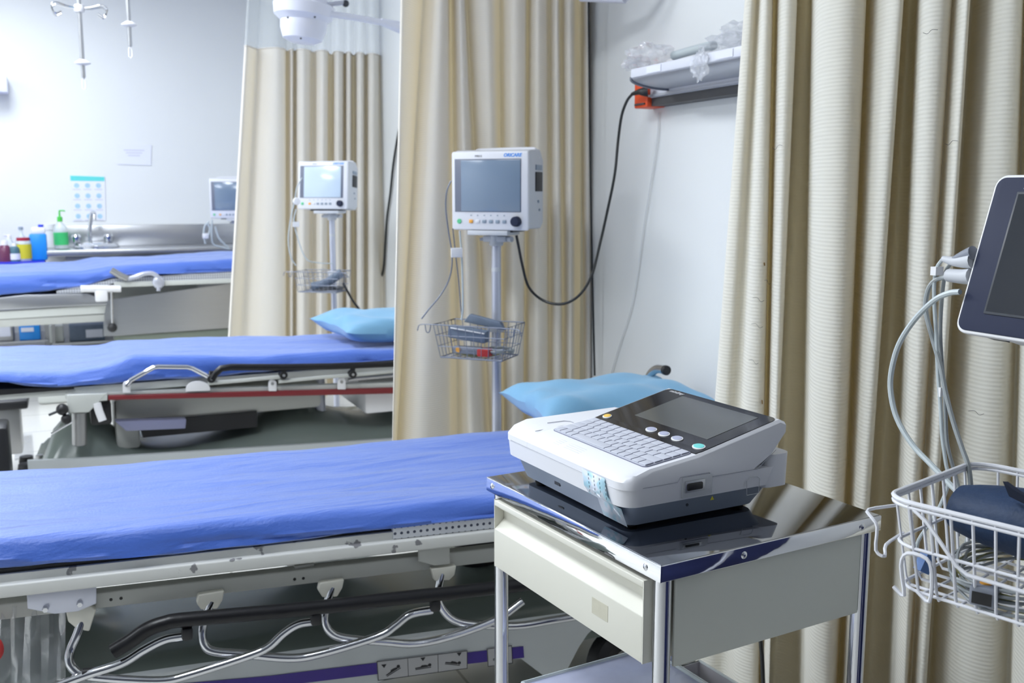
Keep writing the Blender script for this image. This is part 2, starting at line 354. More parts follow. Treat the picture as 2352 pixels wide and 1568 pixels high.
K1 = [(916, 903, .03), (922, 905, .035), (934, 909, .02), (947, 914, -.01), (960, 919, -.04), (974, 930, -.015), (990, 955, .03), (1010, 990, .045), (1028, 1028, .02), (1034, 1038, -.03), (1040, 1052, -.045), (1047, 1063, -.01), (1060, 1078, .035),
      (1073, 1100, .025), (1077, 1112, -.015), (1082, 1120, -.03), (1090, 1124, -.01), (1108, 1134, .02), (1130, 1146, .03), (1140, 1152, -.02), (1150, 1156, -.045), (1160, 1162, -.005), (1182, 1182, .035), (1204, 1200, .02), (1209, 1204, -.04), (1218, 1212, .0), (1236, 1236, .035),
      (1254, 1256, .01), (1262, 1264, -.02), (1272, 1272, .02), (1283, 1288, .03), (1288, 1294, -.02), (1300, 1304, .02), (1314, 1314, .03), (1322, 1322, -.03), (1334, 1338, -.05), (1344, 1346, .01), (1352, 1356, .02), (1357, 1361, -.03)]
curtain('privacy_curtain', 'tall cream privacy curtain hanging behind the nearer patient monitor', (.92, 3.02), (1.60, 3.02), K1, 200, 900, 2.40, .12, 'fab1', net_z=2.03)
K2 = [(556, 528, .03), (562, 533, .045), (574, 545, .0), (586, 560, -.03), (600, 580, -.01), (622, 605, .03), (640, 635, .04), (654, 654, .01), (657, 658, -.05), (664, 664, -.02), (671, 671, .02), (677, 676, -.04), (684, 684, .02), (698, 698, .045), (710, 708, .01), (716, 715, -.03),
      (724, 723, -.02), (728, 728, .01), (742, 738, .045), (752, 750, .01), (756, 756, -.06), (764, 763, -.06), (768, 768, .01), (778, 778, .035), (788, 787, .0), (791, 791, -.05), (796, 796, .01), (804, 804, .03), (809, 809, -.05), (815, 815, -.05), (820, 820, .015), (832, 832, .03), (840, 840, -.04), (846, 846, .01), (858, 858, .03), (868, 868, .0), (874, 878, -.03), (880, 886, -.01)]
curtain('privacy_curtain', 'cream privacy curtain with white net top, farther one behind the middle bed', (.90, 5.42), (1.60, 5.42), K2, 200, 700, 2.42, .12, 'fab1', net_z=1.985)
K3 = [(1703, 1636, .01), (1706, 1640, .03), (1722, 1665, .03), (1736, 1692, .012), (1750, 1712, .035), (1766, 1742, .03), (1774, 1755, .005), (1772, 1754, -.035), (1777, 1760, -.02), (1788, 1768, .02), (1806, 1782, .032), (1826, 1788, .012), (1826, 1790, -.03), (1842, 1806, -.05), (1860, 1838, -.05),
      (1864, 1850, -.01), (1884, 1868, .045), (1920, 1900, .058), (1960, 1930, .048), (1984, 1946, .018), (1985, 1948, -.022), (1998, 1958, .0), (2030, 1975, .032), (2060, 1998, .036), (2069, 2008, .015), (2066, 2007, -.03), (2082, 2030, -.065), (2098, 2058, -.055),
      (2104, 2070, -.005), (2124, 2092, .035), (2160, 2112, .035), (2178, 2122, .014), (2182, 2128, .002), (2208, 2148, .03), (2222, 2164, .022), (2222, 2166, -.03), (2250, 2190, -.012), (2298, 2240, .01), (2340, 2300, .0), (2352, 2330, -.03), (2372, 2346, .0), (2420, 2400, .04), (2470, 2460, .01), (2490, 2480, -.03), (2540, 2530, .03), (2600, 2590, .0)]
c3 = curtain('privacy_curtain', 'coarse-woven cream curtain at right, in front of the wall shelf', (1.275, 1.70), (1.40, 1.00), K3, 100, 1000, 2.42, .06, 'fab3', net_z=2.12, rows=24, gv=1.7, gr=1.25)
tr = MB()
for (xx, yy, ww) in ((1744, 608, 13), (1737, 922, 15)):
    for q in range(7):
        a = on_line(xx - ww + q * ww / 3.2, yy - 4 + random.uniform(-2, 2), (1.275, 1.70), (1.40, 1.00)); a = a + (O - a) / np.linalg.norm(O - a) * .047
        tr.tube([a, a + np.array([.0006, -.001, -.006 - random.random() * .003])], .0012, 4)
o = tr.build('frayed_tears', 'tear', c3, world=True); o['label'] = 'small frayed brown tears'
tr = MB()
for (xx, yy, l) in ((1770, 650, -14), (1775, 340, 22), (2120, 75, 34), (2170, 330, 30), (1905, 1015, 30), (1880, 568, 22), (2260, 950, -36), (1755, 690, -26), (1752, 750, -26), (1742, 833, -22)):
    P = [on_line(xx + l * u, yy - 9 * u * u + 4 * sin(7 * u), (1.275, 1.70), (1.40, 1.00)) for u in (0, .3, .6, 1)]
    P = [p + (O - p) / np.linalg.norm(O - p) * .068 for p in P]; tr.tube(P, .00035, 4, sm=4)
o = tr.build('loose_threads', 'hair', c3, world=True)

# ================================================================== generic pieces
def bedding(name, label, fb, rear, x0, x1, edge, nx=90, seed=1, amp=.004, group=None, mat_='sheet', overhang=.0):
    """fb: X-> (Yf, ztop_f, zbot_f); rear: X-> (Yr, z)"""
    rnd = random.Random(seed); mb = MB(); rings = []
    ph = [rnd.uniform(0, 6) for _ in range(12)]
    for i in range(nx + 1):
        X = x0 + (x1 - x0) * i / nx; Yf, zt, zb = fb(X); Yr, zr = rear(X); pts = []
        e = edge
        def wob(s, k=1.0): return amp * k * (sin(X * 23 + s * 9 + ph[0]) * .5 + sin(X * 47 - s * 13 + ph[1]) * .3 + sin(X * 9 + s * 5 + ph[2]))
        # bottom front -> up front face -> round -> top -> rear -> down
        pts.append((Yf + .05, zb)); pts.append((Yf + .015, zb - .001 + wob(0, .6)))
        pts.append((Yf + wob(.1, .9), zb + .006))
        for u in (.25, .5, .75): pts.append((Yf - .003 * sin(u * pi) + wob(u, .9), zb + (zt - e - zb) * u))
        for a in (0, 30, 60, 90): pts.append((Yf + e - e * cos(radians(a)), zt - e + e * sin(radians(a)) + (wob(1, .4))))
        for j in range(1, 15):
            u = j / 15; Y = Yf + e + (Yr - Yf - 2 * e) * u; z = zt + (zr - zt) * u - .006 * sin(u * pi) + wob(2 + 4 * u, .55)
            pts.append((Y, z))
        for a in (90, 60, 30, 0): pts.append((Yr - e + e * cos(radians(a)), zr - e + e * sin(radians(a)) + wob(8, .4)))
        pts.append((Yr, zb + .006)); pts.append((Yr - .03, zb))
        rings.append([mb.bm.verts.new((X, y, z)) for y, z in pts])
    n = len(rings[0])
    for A, B in zip(rings, rings[1:]):
        for j in range(n): mb.bm.faces.new((A[j], A[(j + 1) % n], B[(j + 1) % n], B[j]))
    mb.bm.faces.new(rings[0]); mb.bm.faces.new(list(reversed(rings[-1])))
    o = mb.build(name, mat_); tag(o, label, 'bed sheet', group); return o
def interp(pts):
    xs = [p[0] for p in pts]; zs = [p[1] for p in pts]
    return lambda X: float(np.interp(X, xs, zs))
def pillow(name, label, c, size, rz, crease, seed=1, lift=None, rx=0.0, ry=0.0):
    W, D, H = size; n = 44; mb = MB(); rnd = random.Random(seed); ph = [rnd.uniform(0, 6) for _ in range(6)]
    g = {}
    for side in (1, -1):
        for i in range(n + 1):
            for j in range(n + 1):
                u = i / n * 2 - 1; v = j / n * 2 - 1
                if side == -1 and (i in (0, n) or j in (0, n)): g[(side, i, j)] = g[(1, i, j)]; continue
                k = 1 - .10 * (1 - abs(u) ** 2) * abs(v) ** 3 ; kk = 1 - .10 * (1 - abs(v) ** 2) * abs(u) ** 3
                h = (max(0, 1 - u ** 4) * max(0, 1 - v ** 4)) ** .62 * H / 2
                wr = crease * (sin(u * 7 + v * 5 + ph[0]) * .5 + sin(u * 3.1 - v * 8 + ph[1]) * .5 + .7 * sin((u + v) * 11 + ph[2]) * (abs(u) ** 2 + abs(v) ** 2) * .5)
                wr *= min(1, (1 - abs(u)) * 5 + .25) * min(1, (1 - abs(v)) * 5 + .25)
                z = side * h + (wr if side == 1 else wr * .3) 
                z = max(z, -H / 2 * .55) if side == -1 else z
                if lift: z += lift(u, v)
                g[(side, i, j)] = mb.bm.verts.new((u * W / 2 * kk, v * D / 2 * k, z))
    for side in (1, -1):
        for i in range(n):
            for j in range(n):
                q = (g[(side, i, j)], g[(side, i + 1, j)], g[(side, i + 1, j + 1)], g[(side, i, j + 1)])
                mb.bm.faces.new(q if side == 1 else tuple(reversed(q)))
    o = mb.build(name, 'pillow'); o.location = c; o.rotation_euler = (rx, ry, rz); tag(o, label, 'pillow'); return o

# ================================================================== BED 1 (nearest stretcher)
A0, A1 = (-.2, 2.04), (.9, 1.94)
def f1(x, y): return on_line(x, y, A0, A1)
def off1(p, back): return np.array([p[0] + back * .09, p[1] + back, p[2]])
fY = lambda X: 2.04 - (X + .2) * .1 / 1.1
ft = interp([(f1(x, y)[0], f1(x, y)[2]) for x, y in ((-60, 1245), (0, 1240), (300, 1222), (640, 1188), (900, 1168), (1110, 1150))])
fb_ = interp([(f1(x, y)[0], f1(x, y)[2]) for x, y in ((-60, 1316), (0, 1311), (300, 1286), (640, 1250), (900, 1218), (1110, 1193))])
rY = lambda X: 2.58 - (X + .2) * .05
rz_ = interp([(on_y(x, y, 2.56)[0], on_y(x, y, 2.56)[2]) for x, y in ((-20, 1081), (0, 1080), (300, 1058), (700, 1022), (900, 998), (1160, 975))])
bedding('bed_sheet', 'bright blue sheet pulled over the nearest stretcher mattress', lambda X: (fY(X), ft(X), fb_(X)), lambda X: (rY(X), rz_(X)), -.52, 1.52, .028, seed=3)
G1 = thing('hospital_stretcher', 'nearest hospital stretcher, pale frame with folded black and chrome side rail', 'stretcher', (.45, 2.25, 0), group='stretchers')
def strip(mb, top, bot, th, back=0.0, f=f1, off=off1):
    """solid bar whose front face runs between two traced edges"""
    T = [off(f(x, y), back) for x, y in top]; B = [off(f(x, y), back) for x, y in bot]
    for i in range(len(T) - 1):
        mb.prism([T[i], T[i + 1], B[i + 1], B[i]], (th * .09, th, 0))
    return mb
zR = .52
mb = MB(); mb.prism([(-.5, fY(-.5) + .004, .535), (1.5, fY(1.5) + .004, .535), (1.5, fY(1.5) + .004, .505), (-.5, fY(-.5) + .004, .505)], (.05, .58, 0)); d = mb.build('deck', 'frame', G1, world=True)
mb = MB(); mb.prism([(.60, fY(.60) + .0, .548), (1.5, fY(1.5) + .0, .544), (1.5, fY(1.5), .518), (.60, fY(.60), .520)], (0, .56, 0)); d = mb.build('perforated_deck', 'perf', G1, world=True)
mb = MB(); mb.prism([(-.5, fY(-.5) + .012, .5465), (.6, fY(.6) + .012, .538), (.6, fY(.6) + .012, .533), (-.5, fY(-.5) + .012, .533)], (0, .5, 0)); mb.build('deck_gap', 'black', G1, world=True)
mb = MB(); mb.prism([(-.52, fY(-.52) - .012, .521), (1.55, fY(1.55) - .012, .517), (1.55, fY(1.55) - .012, .490), (-.52, fY(-.52) - .012, .495)], (.003, .035, 0), bev=.004)
mb.build('side_rail_tube', 'frame', G1, world=True)
mb = MB(); mb.prism([(-.52, 2.60, .521), (1.55, 2.52, .517), (1.55, 2.52, .490), (-.52, 2.60, .495)], (.003, .035, 0), bev=.004); mb.build('side_rail_tube', 'frame', G1, world=True)
lb = MB()
lb.prism([(-.52, fY(-.52) + .02, .474), (1.5, fY(1.5) + .02, .464), (1.5, fY(1.5) + .02, .430), (-.52, fY(-.52) + .02, .442)], (.003, .03, 0), bev=.003)
lbo = lb.build('lower_beam', 'beam', G1, world=True)
hl = MB()
for x, y in ((255, 1377), (278, 1374), (677, 1330), (697, 1328)):
    p = on_line(x, y, (A0[0], A0[1] + .019), (A1[0], A1[1] + .019)); hl.cyl(p, p + np.array([0, .01, 0]), .0032, 10)
hl.build('bolt_holes', 'black', lbo, world=True)
mb = MB(); mb.prism([(-.52, 2.54, .481), (1.5, 2.46, .472), (1.5, 2.46, .440), (-.52, 2.54, .452)], (.003, .03, 0)); mb.build('lower_beam', 'beam', G1, world=True)
mb = MB()
for X in (-.4, .42, 1.3): mb.b2((X - .02, fY(X) + .03, .445), (X + .02, 2.5, .475))
mb.build('cross_beams', 'beam', G1, world=True)
def plate1(px, name, m, back, th=.006, bev=.0015, par=G1, lab=None):
    mb = MB(); mb.prism([off1(f1(x, y), back) for x, y in px], (0, th, 0), bev=bev); o = mb.build(name, m, par, world=True)
    if lab: o['label'] = lab
    return o
p = plate1([(62, 1362), (222, 1342), (222, 1384), (180, 1402), (125, 1408), (64, 1396)], 'bracket_plate', 'pole', -.004, lab='blue-grey bracket plate with bolts')
bt = MB()
for x, y in ((105, 1395), (184, 1383)): q = off1(f1(x, y), -.008); bt.lathe(q, [(0, -.006), (.005, -.006), (.0062, 0), (.0062, .004)], 6, (0, 1, 0), smooth=False)
bt.build('bolt', 'chrome', p, world=True)
plate1([(962, 1262), (1034, 1254), (1034, 1296), (1000, 1300), (962, 1290)], 'bracket_plate', 'beam', .002)
for px in ([(150, 1402), (205, 1392), (221, 1402), (212, 1430), (205, 1452), (178, 1448), (156, 1430)], [(456, 1368), (516, 1358), (512, 1380), (500, 1400), (462, 1402), (452, 1388)], [(736, 1340), (792, 1332), (788, 1352), (776, 1372), (742, 1374), (732, 1358)], [(992, 1308), (1050, 1300), (1046, 1322), (1034, 1334), (1000, 1336)]):
    plate1(px, 'hinge_lug', 'cream', .004, .018, .003)
def tube1(pts, r, name, m, backs=None, par=G1, sm=5, n=10):
    mb = MB(); P = [off1(f1(x, y), (backs[i] if backs else -.02)) for i, (x, y) in enumerate(pts)]
    mb.tube(P, r, n, sm=sm); return mb.build(name, m, par, world=True)
B = -.02
tube1([(187, 1432), (176, 1462), (163, 1490), (160, 1512), (172, 1530), (200, 1541), (300, 1545), (380, 1546), (440, 1532), (560, 1494), (612, 1472), (648, 1440), (680, 1420), (712, 1414)], .0088, 'rail_strut', 'chrome', [.012, .005, 0, -.01, -.015, -.02] + [-.03] * 8)
tube1([(487, 1385), (472, 1420), (464, 1452), (470, 1478), (492, 1490), (560, 1496), (660, 1505), (730, 1492), (860, 1448), (900, 1424), (935, 1398), (985, 1388)], .0088, 'rail_strut', 'chrome', [.012, .005, 0, -.008, -.012, -.012, -.012, -.02, -.03, -.03, -.03, -.03])
tube1([(765, 1352), (752, 1390), (746, 1425), (758, 1448), (790, 1460), (880, 1468), (950, 1472), (1030, 1452), (1130, 1410), (1190, 1368)], .0088, 'rail_strut', 'chrome', [.012, .005, 0, -.008, -.012, -.012, -.012, -.02, -.03, -.03])
tube1([(1018, 1320), (1008, 1365), (1012, 1392), (1036, 1418), (1080, 1428), (1180, 1432), (1260, 1420), (1330, 1405)], .0088, 'rail_strut', 'chrome', [.012, .005, 0, -.008, -.012, -.012, -.012, -.02])
tube1([(60, 1590), (130, 1560), (200, 1534), (280, 1508), (330, 1478), (378, 1454), (420, 1446)], .0088, 'rail_strut', 'chrome', [-.03] * 7)
pr = tube1([(262, 1478), (300, 1455), (340, 1428), (380, 1414), (430, 1406), (700, 1382), (900, 1360), (1110, 1338), (1400, 1304)], .0148, 'push_rail', 'blackgloss', [-.035] * 9, n=14)
for x, y in ((429, 1437), (720, 1405), (990, 1375)):
    q = off1(f1(x, y), -.035); mb = MB(); mb.box(q, (.022, .02, .026), bev=.006); mb.build('rail_clip', 'black', pr, world=True)
q = off1(f1(208, 1530), -.026); mb = MB(); mb.cyl(q - np.array([.014, 0, -.001]), q + np.array([.014, 0, -.001]), .0095, 12); mb.build('rail_stop', 'black', G1, world=True)
# moulded base under the bed
def shell(mb, x0, x1, yf, yr, zt, zb, hump=()):
    nx, ny = 60, 20; R = []
    for i in range(nx + 1):
        X = x0 + (x1 - x0) * i / nx; row = []
        ex = min(1, min(i, nx - i) / 3)
        for j in range(ny + 1):
            v = j / ny; e = min(1, min(j, ny - j) / 2.5); z = zb + (zt - zb) * (min(ex, e) ** .5)
            for hx, hy, hr, hh in hump:
                dd = ((X - hx) / hr) ** 2 + ((yf + (yr - yf) * v - hy) / hr) ** 2; z += hh * math.exp(-dd * 2.2) * min(ex, e)
            row.append(mb.bm.verts.new((X, yf + (yr - yf) * v, z)))
        R.append(row)
    for A, Bq in zip(R, R[1:]):
        for j in range(ny): mb.bm.faces.new((A[j], A[j + 1], Bq[j + 1], Bq[j]))
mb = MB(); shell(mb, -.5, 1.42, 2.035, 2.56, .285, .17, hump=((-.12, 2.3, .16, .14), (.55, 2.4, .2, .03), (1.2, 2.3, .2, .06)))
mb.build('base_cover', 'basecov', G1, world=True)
# pale side panel of the base with arched ends
def arc(cx, cz, r, a0, a1, n=8): return [(cx + r * cos(radians(a0 + (a1 - a0) * i / n)), cz + r * sin(radians(a0 + (a1 - a0) * i / n))) for i in range(n + 1)]
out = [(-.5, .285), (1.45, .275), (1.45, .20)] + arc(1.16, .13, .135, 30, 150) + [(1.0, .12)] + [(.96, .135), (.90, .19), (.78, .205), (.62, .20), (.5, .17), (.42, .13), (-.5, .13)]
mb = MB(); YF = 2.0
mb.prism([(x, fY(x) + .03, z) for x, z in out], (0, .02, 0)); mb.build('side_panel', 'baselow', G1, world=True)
def fs(x, y): return on_line(x, y, (A0[0], A0[1] + .028), (A1[0], A1[1] + .028))
mb = MB(); S0 = [fs(x, y) for x, y in ((350, 1576), (620, 1552), (880, 1520), (1202, 1484))]; S1 = [fs(x, y) for x, y in ((350, 1608), (620, 1578), (880, 1546), (1204, 1510))]
mb.prism(S0 + S1[::-1], (0, .001, 0)); mb.build('stripe', 'purple', G1, world=True)
# pictogram labels
def pictolabel(c0, c1, c2, c3, figs, fold=False):
    """corners bottom-left, bottom-right, top-right, top-left in the photograph"""
    P = [fs(*c) - np.array([0, .0015, 0]) for c in (c0, c1, c2, c3)]
    def at(u, v, d=.0): q = P[0] * (1 - u) * (1 - v) + P[1] * u * (1 - v) + P[2] * u * v + P[3] * (1 - u) * v; return q - np.array([0, d, 0])
    mb = MB(); mb.prism([at(0, 0), at(1, 0), at(1, 1), at(0, 1)], (0, .0012, 0)); lab = mb.build('position_label', 'pict', G1, world=True)
    k = MB(); n = len(figs); hw = np.linalg.norm(P[1] - P[0]); hh = np.linalg.norm(P[3] - P[0]); lw = .0008 / hh; lu = .0008 / hw
    def quad(a, b, c, d): k.prism([at(*a, .0004), at(*b, .0004), at(*c, .0004), at(*d, .0004)], (0, .0003, 0))
    quad((0, 0), (1, 0), (1, lw * 1.6), (0, lw * 1.6)); quad((0, 1 - lw * 1.6), (1, 1 - lw * 1.6), (1, 1), (0, 1)); quad((0, 0), (lu * 1.6, 0), (lu * 1.6, 1), (0, 1)); quad((1 - lu * 1.6, 0), (1, 0), (1, 1), (1 - lu * 1.6, 1))
    for i in range(1, n): quad((i / n - lu * .6, 0), (i / n + lu * .6, 0), (i / n + lu * .6, 1), (i / n - lu * .6, 1))
    for i, (ang, tx, ty, upside) in enumerate(figs):
        cx = (i + .5) / n * hw; cy = .42 * hh; ca, sa = cos(radians(ang)), sin(radians(ang)); s = hh * .36
        def q(x, y): X = cx + (x * ca - y * sa) * s; Y = cy + (x * sa + y * ca) * s; return (X / hw, Y / hh)
        k.prism([at(*q(*c), .0005) for c in ((-1.1, -.30), (1.1, -.30), (1.1, -.20), (-1.1, -.20))], (0, .0003, 0))
        k.prism([at(*q(*c), .0005) for c in ((-1.1, -.12), (-.3, -.12), (.7, -.12), (.68, .12), (.3, .24), (-.2, .26), (-.35, .06), (-1.1, .02))], (0, .0003, 0))
        k.prism([at(*q(.92 + .24 * cos(a), .12 + .24 * sin(a)), .0005) for a in [j * pi / 8 for j in range(16)]], (0, .0003, 0))
        t0 = (tx * hw / n + i * hw / n, ty * hh); r = .13 * hh
        tri = [(-r, r * .7), (r, r * .7), (0, -r * .8)] if not upside else [(-r, -r * .7), (r, -r * .7), (0, r * .8)]
        k.prism([at((t0[0] + a) / hw, (t0[1] + b) / hh, .0005) for a, b in tri], (0, .0003, 0))
    k.build('pictogram', 'ink', lab, world=True)
pictolabel((868, 1562), (1073, 1534), (1073, 1493), (865, 1518), [(27, .22, .72, False), (2, .5, .83, False), (-15, .72, .85, False)])
pictolabel((1060 + 60, 1530), (1177, 1522), (1175, 1481), (1118, 1489), [(3, .5, .8, True)])
def caster(c, r, parent, world=True, rz=0.0):
    c = Vector(c); w = MB(); ax = Vector((cos(rz), sin(rz), 0)); wd = r * .38
    w.lathe(c - ax * wd, [(0, 0), (r * .8, 0), (r, wd * .5), (r, wd * 1.5), (r * .8, wd * 2), (0, wd * 2)], 24, ax); o = w.build('caster_wheel', 'black', parent, world=world)
    h = MB(); h.lathe(c - ax * (wd + .004), [(0, 0), (r * .45, 0), (r * .5, .004), (r * .5, wd * 2 + .004), (r * .4, wd * 2 + .008), (0, wd * 2 + .008)], 18, ax)
    h.tube([c + ax * (wd + .008), c + ax * (wd + .008) + Vector((0, 0, r * .9)), c + Vector((0, 0, r * 1.35))], .008, 6)
    h.tube([c - ax * (wd + .008), c - ax * (wd + .008) + Vector((0, 0, r * .9)), c + Vector((0, 0, r * 1.35))], .008, 6)
    h.cyl(c + Vector((0, 0, r * 1.2)), c + Vector((0, 0, r * 2.0)), .014, 10); h.build('caster_fork', 'steel_dull', o, world=world)
for X, Y in ((1.2, 2.06), (-.36, 2.1), (1.2, 2.5), (-.36, 2.5)): caster((X, Y, .085), .085, G1, rz=.25 + pi / 2)
for X_, r_ in ((-.15, .06), (.95, .06)):
    mb = MB(); mb.lathe((X_, 2.36, .26), [(0, 0), (r_, 0), (r_, .17), (0, .18)], 20); mb.build('lift_column', 'black', G1, world=True)
mb = MB()
pA = np.array([1.40, 2.22, .50]); h0 = on_x(1489, 880, 1.50)
P = [(1.49, h0[1] + .01, .50), on_x(1487, 890, 1.50), on_x(1493, 862, 1.50), on_x(1507, 848, 1.50), on_x(1522, 848, 1.50), on_x(1529, 850, 1.50)]
mb.tube(P, .0125, 12, sm=5); hh = mb.build('push_handle', 'chrome', G1, world=True)
mb = MB(); e = np.array(P[-1]); dd = (np.array(P[-1]) - np.array(P[-2])); dd /= np.linalg.norm(dd); mb.cyl(e - dd * .006, e + dd * .008, .0138, 14); mb.build('end_cap', 'black', hh, world=True)
# clear plastic film hanging at the foot
mb = MB(); R = []
for i in range(19):
    row = []
    for j in range(15):
        x = -30 + i * 10; y = 1400 + j * 14; p_ = off1(f1(x, y), .03 + .012 * sin(i * .9 + j * .3) + .01 * sin(i * 1.7) - .002 * j); row.append(mb.bm.verts.new(p_))
    R.append(row)
for a, b in zip(R, R[1:]):
    for j in range(14): mb.bm.faces.new((a[j], a[j + 1], b[j + 1], b[j]))
tag(mb.build('plastic_film', 'plastic_bag'), 'crumpled clear plastic film hanging under the foot of the nearest stretcher', 'plastic film')
# grey panel tray lying between the stretcher beams
mb = MB(); mb.b2((.12, 2.3, .395), (.62, 2.5, .425), bev=.004); mb.build('storage_tray', 'slate', G1, world=True)
pillow('pillow', 'light blue pillow with a pointed corner on the nearest stretcher', (1.305, 2.29, .683), (.50, .44, .13), radians(-8), .009, seed=5, lift=lambda u, v: .022 * (abs(u) ** 3) * (1 if u < 0 else .2) - .008 * v, ry=radians(-1))

bedding('dark_reflection_block', 'navy block added out of view behind the camera for the dark reflection in the trolley edge', lambda X: (-.95, .86, .03), lambda X: (.38, .86), .80, 1.62, .05, seed=4, mat_='navy_block')['category'] = 'stretcher'  # added block, never in view: darkens what the trolley's chrome edge reflects
# ================================================================== BED 2 (middle stretcher)
def f2(x, y, b=0.0): return on_y(x, y, 3.68 + b)
ft2 = interp([(f2(x, y)[0], f2(x, y)[2]) for x, y in ((-60, 856), (0, 852), (120, 856), (230, 842), (300, 820), (420, 818), (600, 818), (900, 803))])
fb2 = interp([(f2(x, y)[0], f2(x, y)[2]) for x, y in ((-60, 868), (0, 874), (60, 884), (130, 893), (230, 886), (300, 878), (600, 855), (900, 826))])
rz2 = interp([(on_y(x, y, 4.33)[0], on_y(x, y, 4.33)[2]) for x, y in ((-20, 795), (0, 793), (140, 791), (235, 788), (262, 778), (330, 776), (700, 766), (900, 758))])
bedding('bed_sheet', 'periwinkle blue sheet on the middle stretcher, wrinkled near its foot', lambda X: (3.68, ft2(X), fb2(X)), lambda X: (4.33, rz2(X)), -.75, 1.50, .035, seed=8, amp=.006)
G2 = thing('hospital_stretcher', 'middle hospital stretcher with raised chrome and black rail and dark red bumper bar', 'stretcher', (.45, 4.0, 0), group='stretchers')
def bar2(top, bot, name, m, back=0, th=.03, bev=.003, lab=None, par=None):
    mb = MB()
    P = [f2(x, y, back) for x, y in top] + [f2(x, y, back) for x, y in bot[::-1]]; mb.prism(P, (0, th, 0), bev=bev); o = mb.build(name, m, par or G2, world=True)
    if lab: o['label'] = lab
    return o
mb = MB(); mb.prism([(-.72, 3.70, .585), (1.48, 3.70, .585), (1.48, 3.70, .56), (-.72, 3.70, .56)], (0, .60, 0)); mb.build('deck', 'frame_plain', G2, world=True)
mb = MB(); mb.prism([(-.75, 3.69, .620), (.0, 3.69, .588), (.0, 3.69, .58), (-.75, 3.69, .575)], (0, .58, 0)); mb.build('foot_pad', 'black', G2, world=True)
bar2([(150, 905), (250, 900), (400, 895), (900, 878), (1000, 874)], [(150, 916), (250, 912), (400, 906), (900, 890), (1000, 886)], 'side_rail_tube', 'frame_plain', .006, .03)
bar2([(248, 908), (900, 891), (1000, 888)], [(248, 919), (900, 904), (1000, 901)], 'bumper_bar', 'red', -.008, .03, lab='dark red bumper bar')
bar2([(-40, 905), (150, 897), (160, 902)], [(-40, 915), (150, 908), (160, 912)], 'foot_frame', 'frame_plain', .03, .5)
bar2([(153, 906), (247, 903)], [(153, 947), (160, 950)] and [(155, 950), (206, 948), (206, 926), (247, 918)][::1] if False else [(155, 949), (204, 947)], 'corner_block', 'frame_plain', -.012, .07, .004)
mb = MB(); mb.prism([f2(x, y, -.01) for x, y in ((200, 904), (247, 903), (247, 920), (200, 924))], (0, .05, 0), bev=.003); mb.build('corner_block', 'frame_plain', G2, world=True)
mb = MB(); a = f2(182, 948); b = f2(183, 1024); mb.cyl(b + np.array([0, .02, 0]), a + np.array([0, .02, 0]), .024, 20); mb.build('post_socket', 'steel_dull', G2, world=True)
for (k, r0, e0) in (((143, 940), (112, 953), 0), ((152, 962), (118, 996), 1)):
    mb = MB(); c = f2(*k, -.02); mb.sphere(c, .020 if not e0 else .017); o = mb.build('lever_knob', 'black', G2, world=True)
    mb = MB(); mb.tube([c if not e0 else f2(166, 968, -.02), f2(*r0, -.02)], .0045, 8); mb.build('lever_rod', 'chrome' if e0 else 'dark', o, world=True)
mb = MB(); a = f2(205, 926, .03); b = f2(258, 974, .03); mb.b2((a[0], a[1], b[2]), (b[0], b[1] + .12, a[2]), bev=.01); mb.build('brake_housing', 'black', G2, world=True)
mb = MB(); mb.tube([f2(222, 925, -.01), f2(228, 945, -.012), f2(236, 966, -.016)], .014, 10, rx=.6); mb.build('brake_lever', 'whitep', G2, world=True)
# raised rail
def tube2(pts, r, name, m, back=-.03, par=G2, sm=0, n=10):
    mb = MB(); mb.tube([f2(x, y, back) for x, y in pts], r, n, sm=sm); return mb.build(name, m, par, world=True)
tube2([(291, 884), (300, 873), (352, 844), (362, 842), (430, 843), (442, 846), (485, 868)], .0085, 'rail_strut', 'chrome')
pr2 = tube2([(487, 871), (494, 858), (508, 846), (530, 843), (650, 843), (760, 841), (960, 833)], .0125, 'push_rail', 'blackgloss', -.035, n=12)
for x, y in ((486, 870), (652, 862), (811, 860)):
    mb = MB(); c = f2(x, y, -.04); mb.cyl(c, c + np.array([0, .03, 0]), .015, 14); mb.tube([c + np.array([0, .012, .0]), f2(x, y - 18, -.03)], .010, 8); q = mb.build('rail_clip', 'black', pr2, world=True)
    mb = MB(); mb.cyl(c - np.array([0, .003, 0]), c, .005, 10); mb.build('rivet', 'steel', q, world=True)
tube2([(478, 880), (560, 873), (640, 865), (655, 863)], .007, 'rail_link', 'frame_plain', -.02)
tube2([(640, 876), (740, 866), (812, 861), (905, 852), (980, 845)], .007, 'rail_link', 'frame_plain', -.02)
tube2([(800, 872), (905, 863), (980, 858)], .006, 'rail_link', 'steel', -.01)
for x, y in ((291, 888), (626, 884), (785, 880)):
    mb = MB(); P = [f2(x - 9, y + 14, -.014), f2(x + 9, y + 14, -.014)] + [f2(x + 9 * cos(radians(a)), y - 4 - 9 * sin(radians(a)), -.014) for a in range(0, 181, 30)]
    mb.prism(P, (0, .008, 0), bev=.001); q = mb.build('hinge_lug', 'whitep', G2, world=True)
    mb = MB(); c = f2(x, y - 3, -.017); mb.cyl(c, c + np.array([0, .004, 0]), .006, 10); mb.build('rivet', 'steel_dull', q, world=True)
mb = MB(); P = [f2(427, 899, -.014), f2(482, 897, -.014)] + [f2(455 + 28 * cos(radians(a)), 892 - 17 * sin(radians(a)), -.014) for a in range(0, 181, 20)]
mb.prism(P, (0, .008, 0), bev=.001); mb.build('hinge_lug', 'whitep', G2, world=True)
